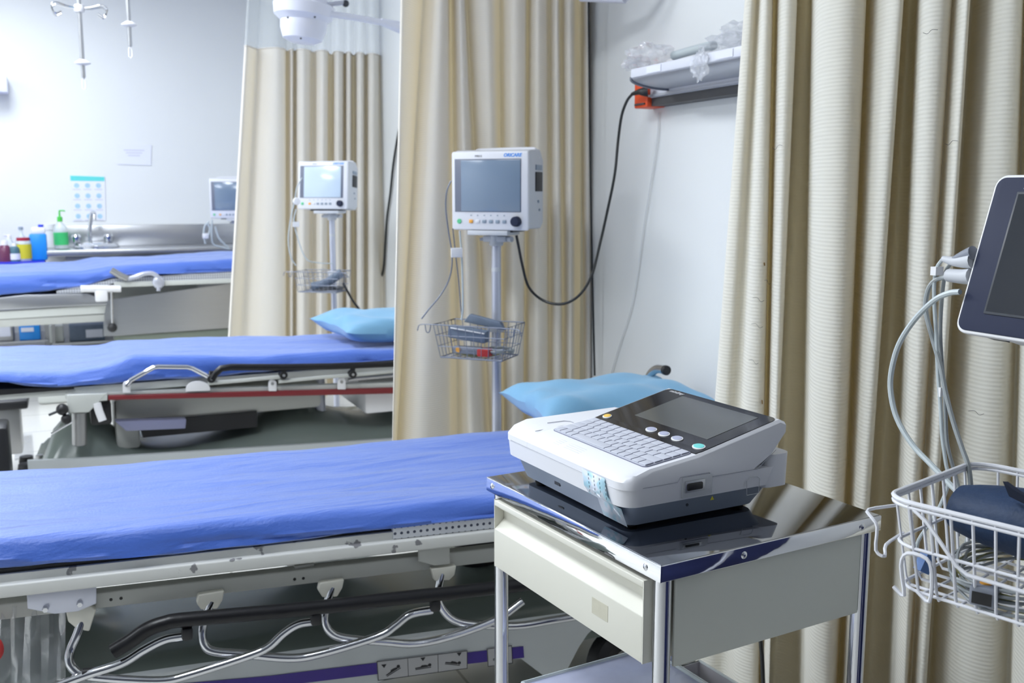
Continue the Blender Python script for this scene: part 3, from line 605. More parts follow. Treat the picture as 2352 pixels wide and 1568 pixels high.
# under the bed: white lift box, black slot, grey tray, posts, white end box, base shell
mb = MB(); a = f2(262, 925, .1); b = f2(590, 968, .1); mb.b2((a[0], a[1], .42), (b[0] + .25, a[1] + .34, .52), bev=.02); mb.build('lift_housing', 'beam', G2, world=True)
mb = MB(); mb.b2((a[0] + .09, a[1] - .01, .37), (b[0], a[1] + .32, .43)); mb.build('lift_recess', 'black', G2, world=True)
mb = MB(); mb.b2((a[0], a[1] + .0, .33), (a[0] + .08, a[1] + .3, .44), bev=.01); mb.build('lift_housing', 'beam', G2, world=True)
mb = MB()
T0 = f2(264, 968, .02); T1 = f2(428, 963, .02); T2 = f2(426, 984, .02); mb.prism([T0, T1, T2, f2(290, 990, .02)], (0, .05, 0), bev=.003); mb.build('tray', 'traym', G2, world=True)
for x, w_ in ((733, 22), ):
    mb = MB(); a = f2(x, 900, .25); mb.cyl((a[0], a[1], .20), (a[0], a[1], .55), .024, 16); mb.build('lift_column', 'pole', G2, world=True)
    mb = MB(); mb.cyl((a[0] - .06, a[1] + .02, .20), (a[0] - .06, a[1] + .02, .55), .012, 12); mb.build('gas_strut', 'black', G2, world=True)
a = f2(838, 906, .05); mb = MB(); mb.b2((a[0], a[1], .39), (a[0] + .30, a[1] + .4, .505), bev=.01); mb.build('end_box', 'whitep', G2, world=True)
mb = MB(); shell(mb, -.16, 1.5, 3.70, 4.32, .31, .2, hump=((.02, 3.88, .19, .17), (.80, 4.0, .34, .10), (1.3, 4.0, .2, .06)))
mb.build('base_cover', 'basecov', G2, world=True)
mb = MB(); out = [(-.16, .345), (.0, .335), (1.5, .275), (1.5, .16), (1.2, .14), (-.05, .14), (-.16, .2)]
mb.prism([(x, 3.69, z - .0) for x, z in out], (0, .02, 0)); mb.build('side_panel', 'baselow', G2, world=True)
for X, Y in ((-.13, 3.95), (1.3, 3.76), (1.3, 4.25), (-.02, 4.3)): caster((X, Y, .10), .10, G2, rz=.1 + pi / 2)
pillow('pillow', 'light blue pillow at the head of the middle stretcher', (1.23, 4.0, .695), (.56, .50, .13), radians(4), .009, seed=9, lift=lambda u, v: .02 * abs(u) ** 3)

# ================================================================== BED 3 (far table)
def f3(x, y, b=0.0): return on_y(x, y, 6.35 + b)
ft3 = interp([(f3(x, y)[0], f3(x, y)[2]) for x, y in ((-60, 630), (0, 627), (190, 622), (250, 611), (400, 604), (530, 594))])
fb3 = interp([(f3(x, y)[0], f3(x, y)[2]) for x, y in ((-60, 686), (0, 679), (110, 668), (200, 655), (250, 640), (300, 633), (530, 624))])
rz3 = interp([(on_y(x, y, 7.02)[0], on_y(x, y, 7.02)[2]) for x, y in ((-20, 607), (110, 600), (170, 599), (215, 590), (300, 588), (530, 575))])
bedding('bed_sheet', 'pale blue-lit sheet on the farthest raised bed', lambda X: (6.35, ft3(X), fb3(X)), lambda X: (7.02, rz3(X)), -.75, 1.5, .05, seed=12, amp=.006)
G3 = thing('operating_table', 'farthest raised steel bed with perforated deck edge beneath the sink counter', 'bed', (.4, 6.7, 0))
def bar3(pts, name, m, back=0, th=.04, bev=.003, lab=None, par=None):
    mb = MB(); mb.prism([f3(x, y, back) for x, y in pts], (0, th, 0), bev=bev); o = mb.build(name, m, par or G3, world=True)
    if lab: o['label'] = lab
    return o
bar3([(130, 668), (200, 655), (262, 640), (530, 624), (700, 614), (700, 632), (530, 642), (262, 650), (190, 672), (130, 674)], 'deck_edge', 'perf', .012, .6, .0, 'perforated white deck edge')
bar3([(262, 648), (530, 640), (700, 630), (700, 643), (530, 650), (262, 660)], 'side_rail_tube', 'frame_plain', -.01, .03)
bar3([(-60, 690), (60, 677), (200, 674), (245, 690), (244, 700), (-60, 714)], 'seat_pan', 'steel', 0, .6, .002)
bar3([(-60, 719), (244, 700), (240, 720), (-60, 737)], 'upper_beam', 'frame_plain', .02, .05)
bar3([(-60, 738), (240, 722), (240, 738), (-60, 755)], 'lower_beam', 'beam', .02, .05)
mb = MB(); a = f3(185, 663, -.04); b = f3(278, 663, -.04); mb.cyl(a, b, .020, 18); mb.box((np.array(a) + b) / 2 - np.array([.0, 0, .04]), (.07, .04, .07), bev=.01); cl = mb.build('clamp', 'whitep', G3, world=True); cl['label'] = 'white tubular side clamp'
mb = MB(); mb.tube([f3(256, 668, -.04), f3(258, 745, -.04)], .007, 8); lv = mb.build('lever_rod', 'chrome', G3, world=True)
mb = MB(); mb.sphere(f3(258, 752, -.04), .028); mb.build('lever_knob', 'black', lv, world=True)
mb = MB(); mb.tube([f3(255, 620, -.03), f3(275, 632, -.03), f3(293, 640, -.03)], .020, 12)
mb.build('handle_grip', 'steel_dull', G3, world=True)
mb = MB(); mb.tube([f3(293, 640, -.03), f3(310, 636, -.03), f3(330, 629, -.03), f3(350, 628, -.03), f3(364, 638, -.03), f3(368, 652, -.03)], .014, 10, sm=4); mb.sphere(f3(364, 648, -.03), .035, (1, .4, 1.1)); mb.cyl(f3(364, 668, -.03), f3(364, 658, -.03), .012, 10); mb.build('handle_bracket', 'pole', G3, world=True)
mb = MB(); mb.b2((.25, 6.55, .12), (.75, 6.85, .70), bev=.02); mb.build('pedestal', 'frame_plain', G3, world=True)
mb = MB(); mb.b2((-.2, 6.45, .0), (1.2, 6.95, .12), bev=.02); mb.build('base', 'frame_plain', G3, world=True)
bar3([(238, 690), (523, 652), (700, 640), (700, 740), (523, 753), (262, 771), (238, 772)], 'side_skirt', 'steel', .03, .02, .0, 'brushed steel side skirt')
bar3([(262, 773), (523, 755), (700, 742), (700, 790), (262, 800)], 'lower_skirt', 'darkgreen', .05, .02, .0)  # plain grey-green panel below the steel skirt

# ================================================================== back wall: counter, sink, shelves
WT = thing('sink_counter', 'stainless steel sink counter with backsplash against the far wall', 'counter', (.7, 7.55, 0))
mb = MB(); mb.b2((-.112, 7.3, .822), (1.62, 7.79, .866), bev=.008); wt = mb.build('worktop', 'steel', WT, world=True)
mb = MB(); mb.b2((-.112, 7.75, .866), (1.62, 7.795, 1.013), bev=.004); mb.build('backsplash', 'steel', WT, world=True)
mb = MB(); mb.b2((.0, 7.36, .0), (1.60, 7.79, .822)); mb.build('cabinet', 'steel_dull', WT, world=True)
mb = MB(); mb.lathe((.20, 7.52, .866), [(.15, 0), (.15, .012), (.13, .03), (.06, .04), (0, .042)], 28); mb.build('faucet_base', 'chrome', WT, world=True)
FC = thing('faucet', 'chrome gooseneck faucet with two handles on the sink counter', 'faucet', (.205, 7.53, .90))
mb = MB(); P = [on_y(207, 555, 7.53), on_y(206, 530, 7.53), on_y(208, 505, 7.53), on_y(211, 490, 7.53), on_y(215, 487, 7.50), on_y(217, 494, 7.46), on_y(217, 506, 7.45)]; mb.tube(P, .013, 10, sm=4); mb.build('spout', 'chrome', FC, world=True)
for x in (176, 250):
    mb = MB(); c = on_y(x, 556, 7.53); mb.lathe((c[0], c[1], .868), [(.018, 0), (.018, .03), (.030, .04), (.034, .075), (.024, .09), (0, .09)], 12); mb.build('tap_handle', 'chrome', FC, world=True)
def bottle(name, label, cat, xpx, z0, Y, prof, m, group=None):
    c = on_y(xpx, 560, Y); t = thing(name, label, cat, (c[0], Y, z0), group=group); mb = MB(); mb.lathe((0, 0, 0), prof, 20); mb.build('body', m, t); return t
t = bottle('soap_bottle', 'clear pump soap bottle with green label on the sink counter', 'soap bottle', 141, .868, 7.48, [(0, 0), (.042, 0), (.046, .01), (.046, .12), (.038, .15), (.016, .175), (.014, .19), (0, .19)], 'clearp')
mb = MB(); mb.lathe((0, 0, .025), [(.0472, 0), (.0472, .085)], 20); mb.build('label', 'greenl', t)
mb = MB(); mb.lathe((0, 0, .182), [(0, 0), (.017, 0), (.017, .03), (.007, .036), (.005, .075), (0, .075)], 14); mb.tube([(0, 0, .255), (.03, -.01, .255), (.035, -.012, .25)], .005, 8); mb.build('pump', 'greenc', t)
bottle('paper_cup', 'white cylindrical container on the sink counter behind the soap', 'container', 113, .868, 7.66, [(0, 0), (.040, 0), (.044, .12), (.048, .122), (.048, .16), (0, .16)], 'whitep')
SD = thing('side_table', 'low table with a blue edge holding bottles beside the sink', 'table', (-.6, 7.45, 0))
mb = MB(); mb.b2((-1.3, 7.22, .785), (-.125, 7.7, .80), bev=.003); mb.build('tabletop', 'tray', SD, world=True)
for X in (-1.25, -.141):
    for Y in (7.30, 7.65): mb = MB(); mb.b2((X - .015, Y - .015, 0), (X + .015, Y + .015, .785)); mb.build('leg', 'steel_dull', SD, world=True)
for z in (.27, ):
    mb = MB(); mb.b2((-1.28, 7.24, z), (-.14, 7.68, z + .012)); mb.build('shelf', 'steel', SD, world=True)
t = thing('disinfectant_bottle', 'bright blue rectangular bottle with white shoulder beside the sink', 'bottle', (on_y(88, 560, 7.36)[0], 7.36, .80))
mb = MB(); mb.box((0, 0, .088), (.105, .085, .175), bev=.012); mb.build('body', 'bluebox', t)
mb = MB(); mb.box((.005, 0, .195), (.085, .07, .045), bev=.012); mb.build('shoulder', 'whitep', t); mb = MB(); mb.cyl((.022, 0, .215), (.022, 0, .235), .017, 14); mb.build('cap', 'bluecap', t)
t = bottle('jar', 'glass jar with yellow label and red lid beside the blue bottle', 'jar', 54, .80, 7.33, [(0, 0), (.044, 0), (.048, .01), (.048, .12), (.040, .135), (0, .135)], 'clearp')
mb = MB(); mb.lathe((0, 0, .015), [(.0490, 0), (.0490, .095)], 20); mb.build('label', 'yell', t); mb = MB(); mb.lathe((0, 0, .132), [(0, 0), (.042, 0), (.042, .02), (0, .02)], 20); mb.build('lid', 'lidred', t)
t = bottle('bottle', 'clear bottle with small grey cap behind the red-lidded jar', 'bottle', 50, .80, 7.52, [(0, 0), (.038, 0), (.040, .12), (.014, .17), (.012, .20), (0, .20)], 'clearp')
mb = MB(); mb.lathe((0, 0, .198), [(0, 0), (.016, 0), (.014, .018), (0, .018)], 14); mb.build('cap', 'btn_grey', t)
t = bottle('bottle', 'dark teal bottle left of the red-lidded jar', 'bottle', 32, .80, 7.30, [(0, 0), (.034, 0), (.036, .07), (.030, .09), (.014, .10), (0, .10)], 'tealdark')
mb = MB(); mb.lathe((0, 0, .012), [(.0365, 0), (.0370, .04)], 20); mb.build('label', 'paper', t); mb = MB(); mb.lathe((0, 0, .098), [(0, 0), (.016, 0), (.014, .02), (0, .02)], 14); mb.build('cap', 'whitep', t)
t = bottle('bottle', 'plum coloured bottle at the left edge of the low table', 'bottle', 10, .80, 7.30, [(0, 0), (.040, 0), (.042, .07), (.030, .10), (.018, .11), (0, .11)], 'plum')
mb = MB(); mb.lathe((0, 0, .105), [(0, 0), (.022, 0), (.02, .03), (0, .03)], 14); mb.build('cap', 'whitep', t)
t = bottle('spray_bottle', 'white-topped clear bottle behind the teal and plum bottles', 'bottle', 22, .80, 7.46, [(0, 0), (.034, 0), (.036, .10), (.014, .14), (0, .14)], 'clearp')
mb = MB(); mb.lathe((0, 0, .14), [(0, 0), (.016, 0), (.014, .025), (0, .03)], 14); mb.tube([(0, 0, .16), (-.03, -.01, .165)], .007, 6); mb.build('spray_head', 'whitep', t)
# boxes on the lower shelf, seen under the far bed
def crate(name, label, cat, x0, x1, y0, y1, Y, m, d=.2, lab=None):
    a = on_y(x0, y0, Y); b = on_y(x1, y1, Y); z1 = a[2]; z0 = .283
    t = thing(name, label, cat, ((a[0] + b[0]) / 2, Y + d / 2, z0)); w_ = b[0] - a[0]
    mb = MB(); mb.box((0, 0, (z1 - z0) / 2), (w_, d, z1 - z0), bev=.006); mb.build('body', m, t)
    if lab: mb = MB(); mb.box((w_ * lab[0], -d / 2 - .001, (z1 - z0) * lab[1]), (w_ * lab[2], .003, (z1 - z0) * lab[3])); mb.build('label', 'paper', t)
crate('cardboard_box', 'blue box with a white label on the lower shelf under the far bed', 'box', 42, 94, 738, 786, 7.26, 'bluebox', lab=(-.1, .55, .6, .22))
crate('storage_box', 'grey box with pale label at the far left under the far bed', 'box', -10, 32, 740, 786, 7.26, 'steel_dull', lab=(0, .5, .7, .5))
mb = MB(); 
ST = thing('storage_rack', 'low steel rack holding boxes in front of the sink cabinet', 'rack', (.25, 7.2, 0))
mb.b2((-.11, 7.05, .265), (.60, 7.29, .28)); mb.build('shelf', 'steel', ST, world=True)
for X in (-.10, .59):
    for Y in (7.06, 7.28): mb = MB(); mb.b2((X - .008, Y - .008, 0), (X + .008, Y + .008, .5)); mb.build('post', 'steel_dull', ST, world=True)
def crate2(name, label, cat, x0, x1, y0, Y, m, d, lab=None):
    a = on_y(x0, y0, Y); b = on_y(x1, y0, Y); z0 = .281; z1 = a[2]; t = thing(name, label, cat, ((a[0] + b[0]) / 2, Y + d / 2, z0)); w_ = b[0] - a[0]
    mb = MB(); mb.box((0, 0, (z1 - z0) / 2), (w_, d, z1 - z0), bev=.006); mb.build('body', m, t)
    if lab: mb = MB(); mb.box((w_ * lab[0], -d / 2 - .001, (z1 - z0) * lab[1]), (w_ * lab[2], .003, (z1 - z0) * lab[3])); mb.build('label', 'paper', t)
crate2('storage_box', 'dull grey box on the steel rack between blue box and labelled bin', 'box', 112, 145, 750, 7.08, 'frame_plain', .2)
crate2('storage_bin', 'dark blue-grey bin with a white label on the steel rack', 'bin', 158, 240, 748, 7.08, 'slate', .2, lab=(.2, .45, .48, .5))

# ---- back wall: poster, notice, wall box
PO = thing('poster', 'white hygiene poster with teal header and rows of round icons above the sink', 'poster', (.18, 7.79, 1.2))
a, b, c, d_ = on_y(160, 403, 7.797), on_y(241, 406, 7.797), on_y(243, 506, 7.797), on_y(166, 508, 7.797)
mb = MB(); mb.prism([a, b, c, d_], (0, -.002, 0)); mb.build('sheet', 'paper', PO, world=True)
h0, h1, h2, h3 = on_y(161, 403, 7.795), on_y(240, 406, 7.795), on_y(240, 416, 7.795), on_y(162, 415, 7.795)
mb = MB(); mb.prism([h0, h1, h2, h3], (0, -.001, 0)); mb.build('header', 'teal', PO, world=True)
for r in range(4):
    for q in range(3):
        cx = 176 + q * 25 + r * 1.2; cy = 426 + r * 23.5
        cc = on_y(cx, cy, 7.795); mb = MB(); lns = MB(); mb.lathe(cc, [(0, .002), (.017, .002), (.017, 0)], 14, (0, -1, 0))
        u = on_y(cx, cy + 9, 7.7945); lns.box(u, (.05, .001, .006))
        mb.build('icon', 'icon', PO, world=True); lns.build('caption', 'faint', PO, world=True)
NT = thing('paper_notice', 'blank-looking white paper notice taped on the far wall', 'notice', (.5, 7.79, 1.5))
mb = MB(); mb.prism([on_y(268, 332, 7.797), on_y(348, 333, 7.797), on_y(347, 380, 7.797), on_y(270, 377, 7.797)], (0, -.002, 0)); mb.build('sheet', 'paper', NT, world=True)
mb = MB()
for k in range(3): mb.box(on_y(308, 345 + k * 6, 7.7945), (.14 - .03 * k, .001, .007))
mb.build('print', 'faint', NT, world=True)
mb = MB(); a = on_y(-70, 170, 7.6); b = on_y(18, 212, 7.6); mb.b2((a[0], 7.6, b[2]), (b[0], 7.79, a[2]), bev=.008); tag(mb.build('wall_dispenser', 'lampw'), 'pale lilac wall-mounted box at the upper left edge', 'dispenser')

# ================================================================== hanging IV poles and exam lamps
def iv(xb, yb_, Y, disc_y, hooks, label):
    a = on_y(xb, yb_, Y); t = thing('iv_hanger', label, 'iv hanger', (a[0], Y, a[2]), group='ceiling iv hangers')
    Z1 = ROOM_H - a[2]
    mb = MB(); mb.tube([(0, 0, .0), (0, 0, Z1)], .0085, 12); mb.build('pole', 'steel', t)
    mb = MB(); dz = on_y(xb, disc_y, Y)[2] - a[2]; mb.lathe((0, 0, dz - .01), [(0, 0), (.014, .0), (.030, .006), (.030, .010), (.012, .022), (0, .022)], 18); mb.build('collar', 'whitep', t)
    mb = MB(); mb.tube([(0, 0, 0), (-.006, 0, -.012), (-.006, 0, -.04), (0, 0, -.048), (.007, 0, -.04), (.006, 0, -.012), (0, 0, 0)], .003, 6); mb.build('loop', 'whitep', t)
    mb = MB(); mb.lathe((0, 0, Z1 - .02), [(0, 0), (.03, 0), (.03, .02), (0, .02)], 16); mb.build('ceiling_mount', 'whitep', t)
    if hooks:
        hz = on_y(xb, 20, Y)[2] - a[2]; mb = MB(); mb.lathe((0, 0, hz - .014), [(0, 0), (.018, 0), (.022, .014), (.018, .028), (0, .028)], 14); hb = mb.build('hook_hub', 'whitep', t)
        for s, sy in ((-1, .3), (1, .3), (-1, -.6), (1, -.6)):
            mb = MB(); L = .085
            mb.tube([(0, 0, hz), (s * L * .5, sy * .04, hz + .003), (s * L, sy * .07, hz + .012), (s * (L + .016), sy * .08, hz - .004), (s * (L + .004), sy * .075, hz - .03), (s * (L - .018), sy * .07, hz - .022)], .0035, 6, sm=4); mb.build('hook', 'chrome', hb)
iv(192, 178, 4.5, 144, True, 'ceiling-hung iv pole with four white hooks, left of the pair')
iv(299, 106, 4.5, 56, False, 'bare ceiling-hung iv pole with a white collar, right of the pair')
EL = thing('exam_lamp', 'white swing-arm examination lamp in front of the farther curtain', 'lamp', (.88, 4.0, 1.8))
c = on_y(692, 60, 4.0)
ax = Vector((.10, 0, 1)).normalized()
mb = MB(); mb.lathe((.89, 4.0, 1.822), [(0, 0), (.05, .0), (.075, .012), (.088, .05), (.090, .10), (.086, .14), (.084, .26), (.06, .28), (0, .28)], 32, ax); hd = mb.build('lamp_head', 'lampw', EL, world=True)
mb = MB(); mb.lathe((.895, 4.0, 1.90), [(.088, 0), (.112, .02), (.118, .06), (.112, .065), (.088, .04)], 32, ax); mb.build('collar', 'lampw', hd, world=True)
mb = MB(); mb.tube([on_y(728, 28, 3.93), on_y(800, 38, 3.95), on_y(880, 52, 3.98)], .0125, 12); mb.tube([on_y(875, 50, 3.98), on_y(915, 62, 4.0), on_y(960, 68, 4.0)], [.014, .034], 12); mb.tube([on_y(955, 68, 4.0), (1.63, 4.0, 1.86)], .034, 12); mb.build('arm', 'lampw', EL, world=True)
mb = MB(); mb.tube([on_y(740, 12, 3.97), on_y(793, 6, 3.97)], .009, 10); hn = mb.build('handle', 'pole', EL, world=True)
mb = MB(); mb.sphere(on_y(794, 8, 3.97), .014); mb.build('handle_tip', 'dark', hn, world=True)
mb = MB(); mb.b2((1.60, 3.92, 1.78), (1.638, 4.08, 1.94), bev=.006); mb.build('wall_mount', 'lampw', EL, world=True)
mb = MB()
for x, y in ((698, 22), (661, 40), (723, 39), (691, 88)): p_ = on_y(x, y, 3.905); mb.sphere(p_, .004)
mb.build('screws', 'dark', hd, world=True)
EL2 = thing('exam_lamp', 'examination lamp arm just showing at the top edge beside the curtain', 'lamp', (1.4, 2.6, 1.8))
a = on_y(1334, -10, 2.75); b = on_y(1436, -6, 2.62)
mb = MB(); mb.tube([a, b], .017, 12); mb.tube([b, (1.62, 2.5, b[2] + .08)], .012, 10); mb.build('arm', 'lampw', EL2, world=True)
mb = MB(); mb.lathe(np.array(a) + np.array([-.06, .03, .0]), [(0, 0), (.07, .01), (.085, .05), (.08, .2), (0, .22)], 24); mb.build('lamp_head', 'lampw', EL2, world=True)
mb = MB(); mb.b2((1.60, 2.44, b[2] + .03), (1.638, 2.56, b[2] + .15), bev=.006); mb.build('wall_mount', 'lampw', EL2, world=True)

# ================================================================== wall rail with shelf and orange outlet
SH = thing('wall_shelf', 'grey metal wall rail with a sloping shelf of plastic-wrapped supplies', 'shelf', (1.6, 2.4, 1.5))
def wx(x, y, X): return on_x(x, y, X)
YR0, YR1 = 2.62, 1.45
mb = MB(); mb.b2((1.585, YR1, 1.520), (1.638, YR0, 1.580), bev=.004); mb.build('rail_channel', 'shelf_lip', SH, world=True)
mb = MB(); mb.b2((1.590, YR1, 1.497), (1.638, YR0, 1.520)); mb.build('lower_strip', 'darkstrip', SH, world=True)
mb = MB(); mb.b2((1.578, YR1, 1.522), (1.588, YR0, 1.528)); mb.build('rail_edge', 'shelf', SH, world=True)
# curved underside from rail out to the lip
n = 10; prof = [(1.588 - .125 * sin(radians(i * 9)) * .9 - .0125 * i / n, 1.537 + .024 * (1 - cos(radians(i * 9)))) for i in range(n + 1)]
YT = 2.47
mb = MB(); mb.prism([(x, YT, z) for x, z in prof] + [(1.463, YT, 1.568), (1.585, YT, 1.568)], (0, -(YT - YR1), 0)); mb.build('shelf_tray', 'shelf', SH, world=True)
mb = MB(); mb.b2((1.447, YR1, 1.558), (1.466, 2.45, 1.582), bev=.003); mb.build('shelf_lip', 'shelf_lip', SH, world=True)
mb = MB(); mb.prism([(x, YT + .001, z - .005) for x, z in prof] + [(x, YT + .001, z + .004) for x, z in reversed(prof)], (0, .010, 0)); mb.build('end_trim', 'wireg', SH, world=True)
for Y in (2.33, 2.02): mb = MB(); mb.box((1.4462, Y, 1.570), (.002, .07, .018)); mb.build('label_holder', 'paper', SH, world=True)
def crumple(name, label, c, size, seed, m='plastic_bag', subdiv=3):
    rnd = random.Random(seed); g = bmesh.new(); bmesh.ops.create_icosphere(g, subdivisions=subdiv, radius=1)
    for v in g.verts:
        k = 1 + rnd.uniform(-.32, .28); v.co = Vector((v.co.x * size[0] * k, v.co.y * size[1] * k, v.co.z * size[2] * k))
    mb = MB(); mb._merge(g, Matrix.Translation(Vector(c))); o = mb.build(name, m, auto=False); tag(o, label, 'plastic bag'); return o
def bag(name, label, c, size, seed):
    return crumple(name, label, c, size, seed)
def bagat(lab, x, y, X, size, seed): c_ = on_x(x, y, X); bag('plastic_bag', lab, tuple(c_), size, seed)
bagat('crumpled clear plastic bag on the left end of the wall shelf', 1488, 128, 1.50, (.045, .085, .034), 3)
bagat('small crumpled clear plastic bag at the shelf lip, left of the wrapped tube', 1462, 146, 1.49, (.03, .045, .020), 5)
bagat('large crumpled clear plastic bag on the shelf beside the curtain', 1668, 104, 1.53, (.035, .10, .028), 7)
bagat('clear plastic bag hanging over the front of the wall shelf', 1608, 150, 1.440, (.008, .033, .036), 9)
bagat('heap of clear plastic bags piled high where shelf meets curtain', 1698, 78, 1.54, (.035, .07, .030), 11)
o = MB().tube([on_x(1548, 128, 1.53), on_x(1575, 120, 1.53), on_x(1620, 108, 1.53), on_x(1640, 104, 1.53)], .012, 12, sm=4).build('wrapped_tube', 'cable_w'); tag(o, 'grey wrapped tube lying on the wall shelf between the bags', 'tube')
OU = thing('power_outlet', 'orange power outlet plate at the end of the wall rail', 'outlet', (1.6, 2.69, 1.55))
mb = MB(); p0 = wx(1474, 178, 1.60); p1 = wx(1503, 246, 1.60); mb.b2((1.575, p0[1] - .0, p1[2] + .0), (1.638, p1[1], p0[2] + .005), bev=.004); mb.build('housing', 'orange', OU, world=True)
mb = MB(); mb.b2((1.57, p0[1] - .01, 1.502), (1.60, p1[1] + .01, 1.507)); mb.build('base_edge', 'darkstrip', OU, world=True)
mb = MB(); mb.tube([wx(1486, 190, 1.572), wx(1489, 195, 1.572), wx(1484, 199, 1.572)], .0018, 6); mb.build('socket_mark', 'darkstrip', OU, world=True)
PC = thing('power_cable', 'black power cord plugged into the orange outlet and looping to the monitor', 'power cord', (1.56, 2.7, 1.5))
mb = MB(); a = wx(1488, 210, 1.565); mb.tube([a, wx(1478, 211, 1.555), wx(1468, 211, 1.55), wx(1452, 216, 1.545)], [.016, .005], 10, sm=3); mb.build('plug', 'black', PC, world=True)
q = [(1452, 216), (1440, 232), (1428, 265), (1420, 320), (1412, 400), (1396, 480), (1378, 560), (1358, 635), (1328, 680), (1290, 698), (1248, 690), (1215, 660), (1200, 610), (1190, 560), (1186, 540)]
Xs = [1.545, 1.54, 1.54, 1.54, 1.53, 1.52, 1.50, 1.46, 1.42, 1.38, 1.34, 1.30, 1.27, 1.25, 1.245]
mb = MB(); mb.tube([wx(x, y, X) for (x, y), X in zip(q, Xs)], .0042, 8, sm=5); mb.build('cable', 'cable_k', PC, world=True)
mb = MB(); mb.tube([wx(x, y, 1.632) for x, y in ((1512, 258), (1508, 330), (1494, 420), (1478, 520), (1462, 640), (1446, 720), (1420, 800), (1398, 880))], .002, 6, sm=4); tag(mb.build('wall_cable', 'wall'), 'thin white cable running down the wall under the shelf', 'cable')
mb = MB(); mb.tube([on_y(x, y, 2.93) for x, y in ((1351, -60), (1352, 0), (1354, 200), (1357, 450), (1361, 650), (1366, 862))], .0032, 6, sm=4); tag(mb.build('signal_cable', 'cable_k'), 'thin dark cord hanging along the right edge of the middle curtain', 'cord')
mb = MB(); mb.tube([wx(x, y, 1.628) for x, y in ((935, 200), (915, 305), (903, 380), (897, 440), (889, 500), (885, 560), (880, 620), (866, 665), (858, 707), (857, 760))], .0065, 8, sm=4); tag(mb.build('black_cable', 'cable_k'), 'black cable hanging on the wall beside the farther curtain', 'cord')
mb = MB(); mb.tube([on_y(x, y, 4.85) for x, y in ((788, 650), (800, 672), (812, 693), (826, 712), (838, 740))], .006, 8, sm=4); tag(mb.build('power_cable', 'cable_k'), 'short black cord dropping from the basket behind the middle pillow', 'cord')

# ================================================================== patient monitors on stands
def wire_basket(parent, c, w_, d, h, rw, m, nx=9, ny=6, taper=.85, name='wire_basket', hooks=True, rmul=1.6):
    cx, cy, z1 = c; z0 = z1 - h
    def P(u, v, t): s = taper + (1 - taper) * t; return (cx + u * w_ / 2 * s, cy + v * d / 2 * s, z0 + h * t)
    rim = MB(); rim.tube([P(-1, -1, 1), P(1, -1, 1), P(1, 1, 1), P(-1, 1, 1)], rw * rmul, 8, closed=True)
    if hooks:
        for s in (-1, 1):
            e = Vector(P(s, -1, 1)); rim.tube([e, e + Vector((s * .03, -.004, .0)), e + Vector((s * .045, -.006, -.004)), e + Vector((s * .05, -.006, -.02))], rw * 1.2, 6, sm=3)
            rim.tube([e + Vector((s * .008, 0, 0)), e + Vector((s * .012, -.003, -.022)), e + Vector((s * .022, -.003, -.022)), e + Vector((s * .026, -.003, 0))], rw * 1.2, 6, sm=3)
    o = rim.build(name, m, parent)
    g = MB()
    for i in range(nx + 1):
        u = -1 + 2 * i / nx; g.tube([P(u, -1, 1), P(u, -1, 0), P(u, 1, 0), P(u, 1, 1)], rw, 5)
    for j in range(ny + 1):
        v = -1 + 2 * j / ny; g.tube([P(-1, v, 1), P(-1, v, 0), P(1, v, 0), P(1, v, 1)], rw, 5)
    for t in (0.02, .35, .68): g.tube([P(-1, -1, t), P(1, -1, t), P(1, 1, t), P(-1, 1, t)], rw, 5, closed=True)
    g.build('wire_mesh', m, o); return o
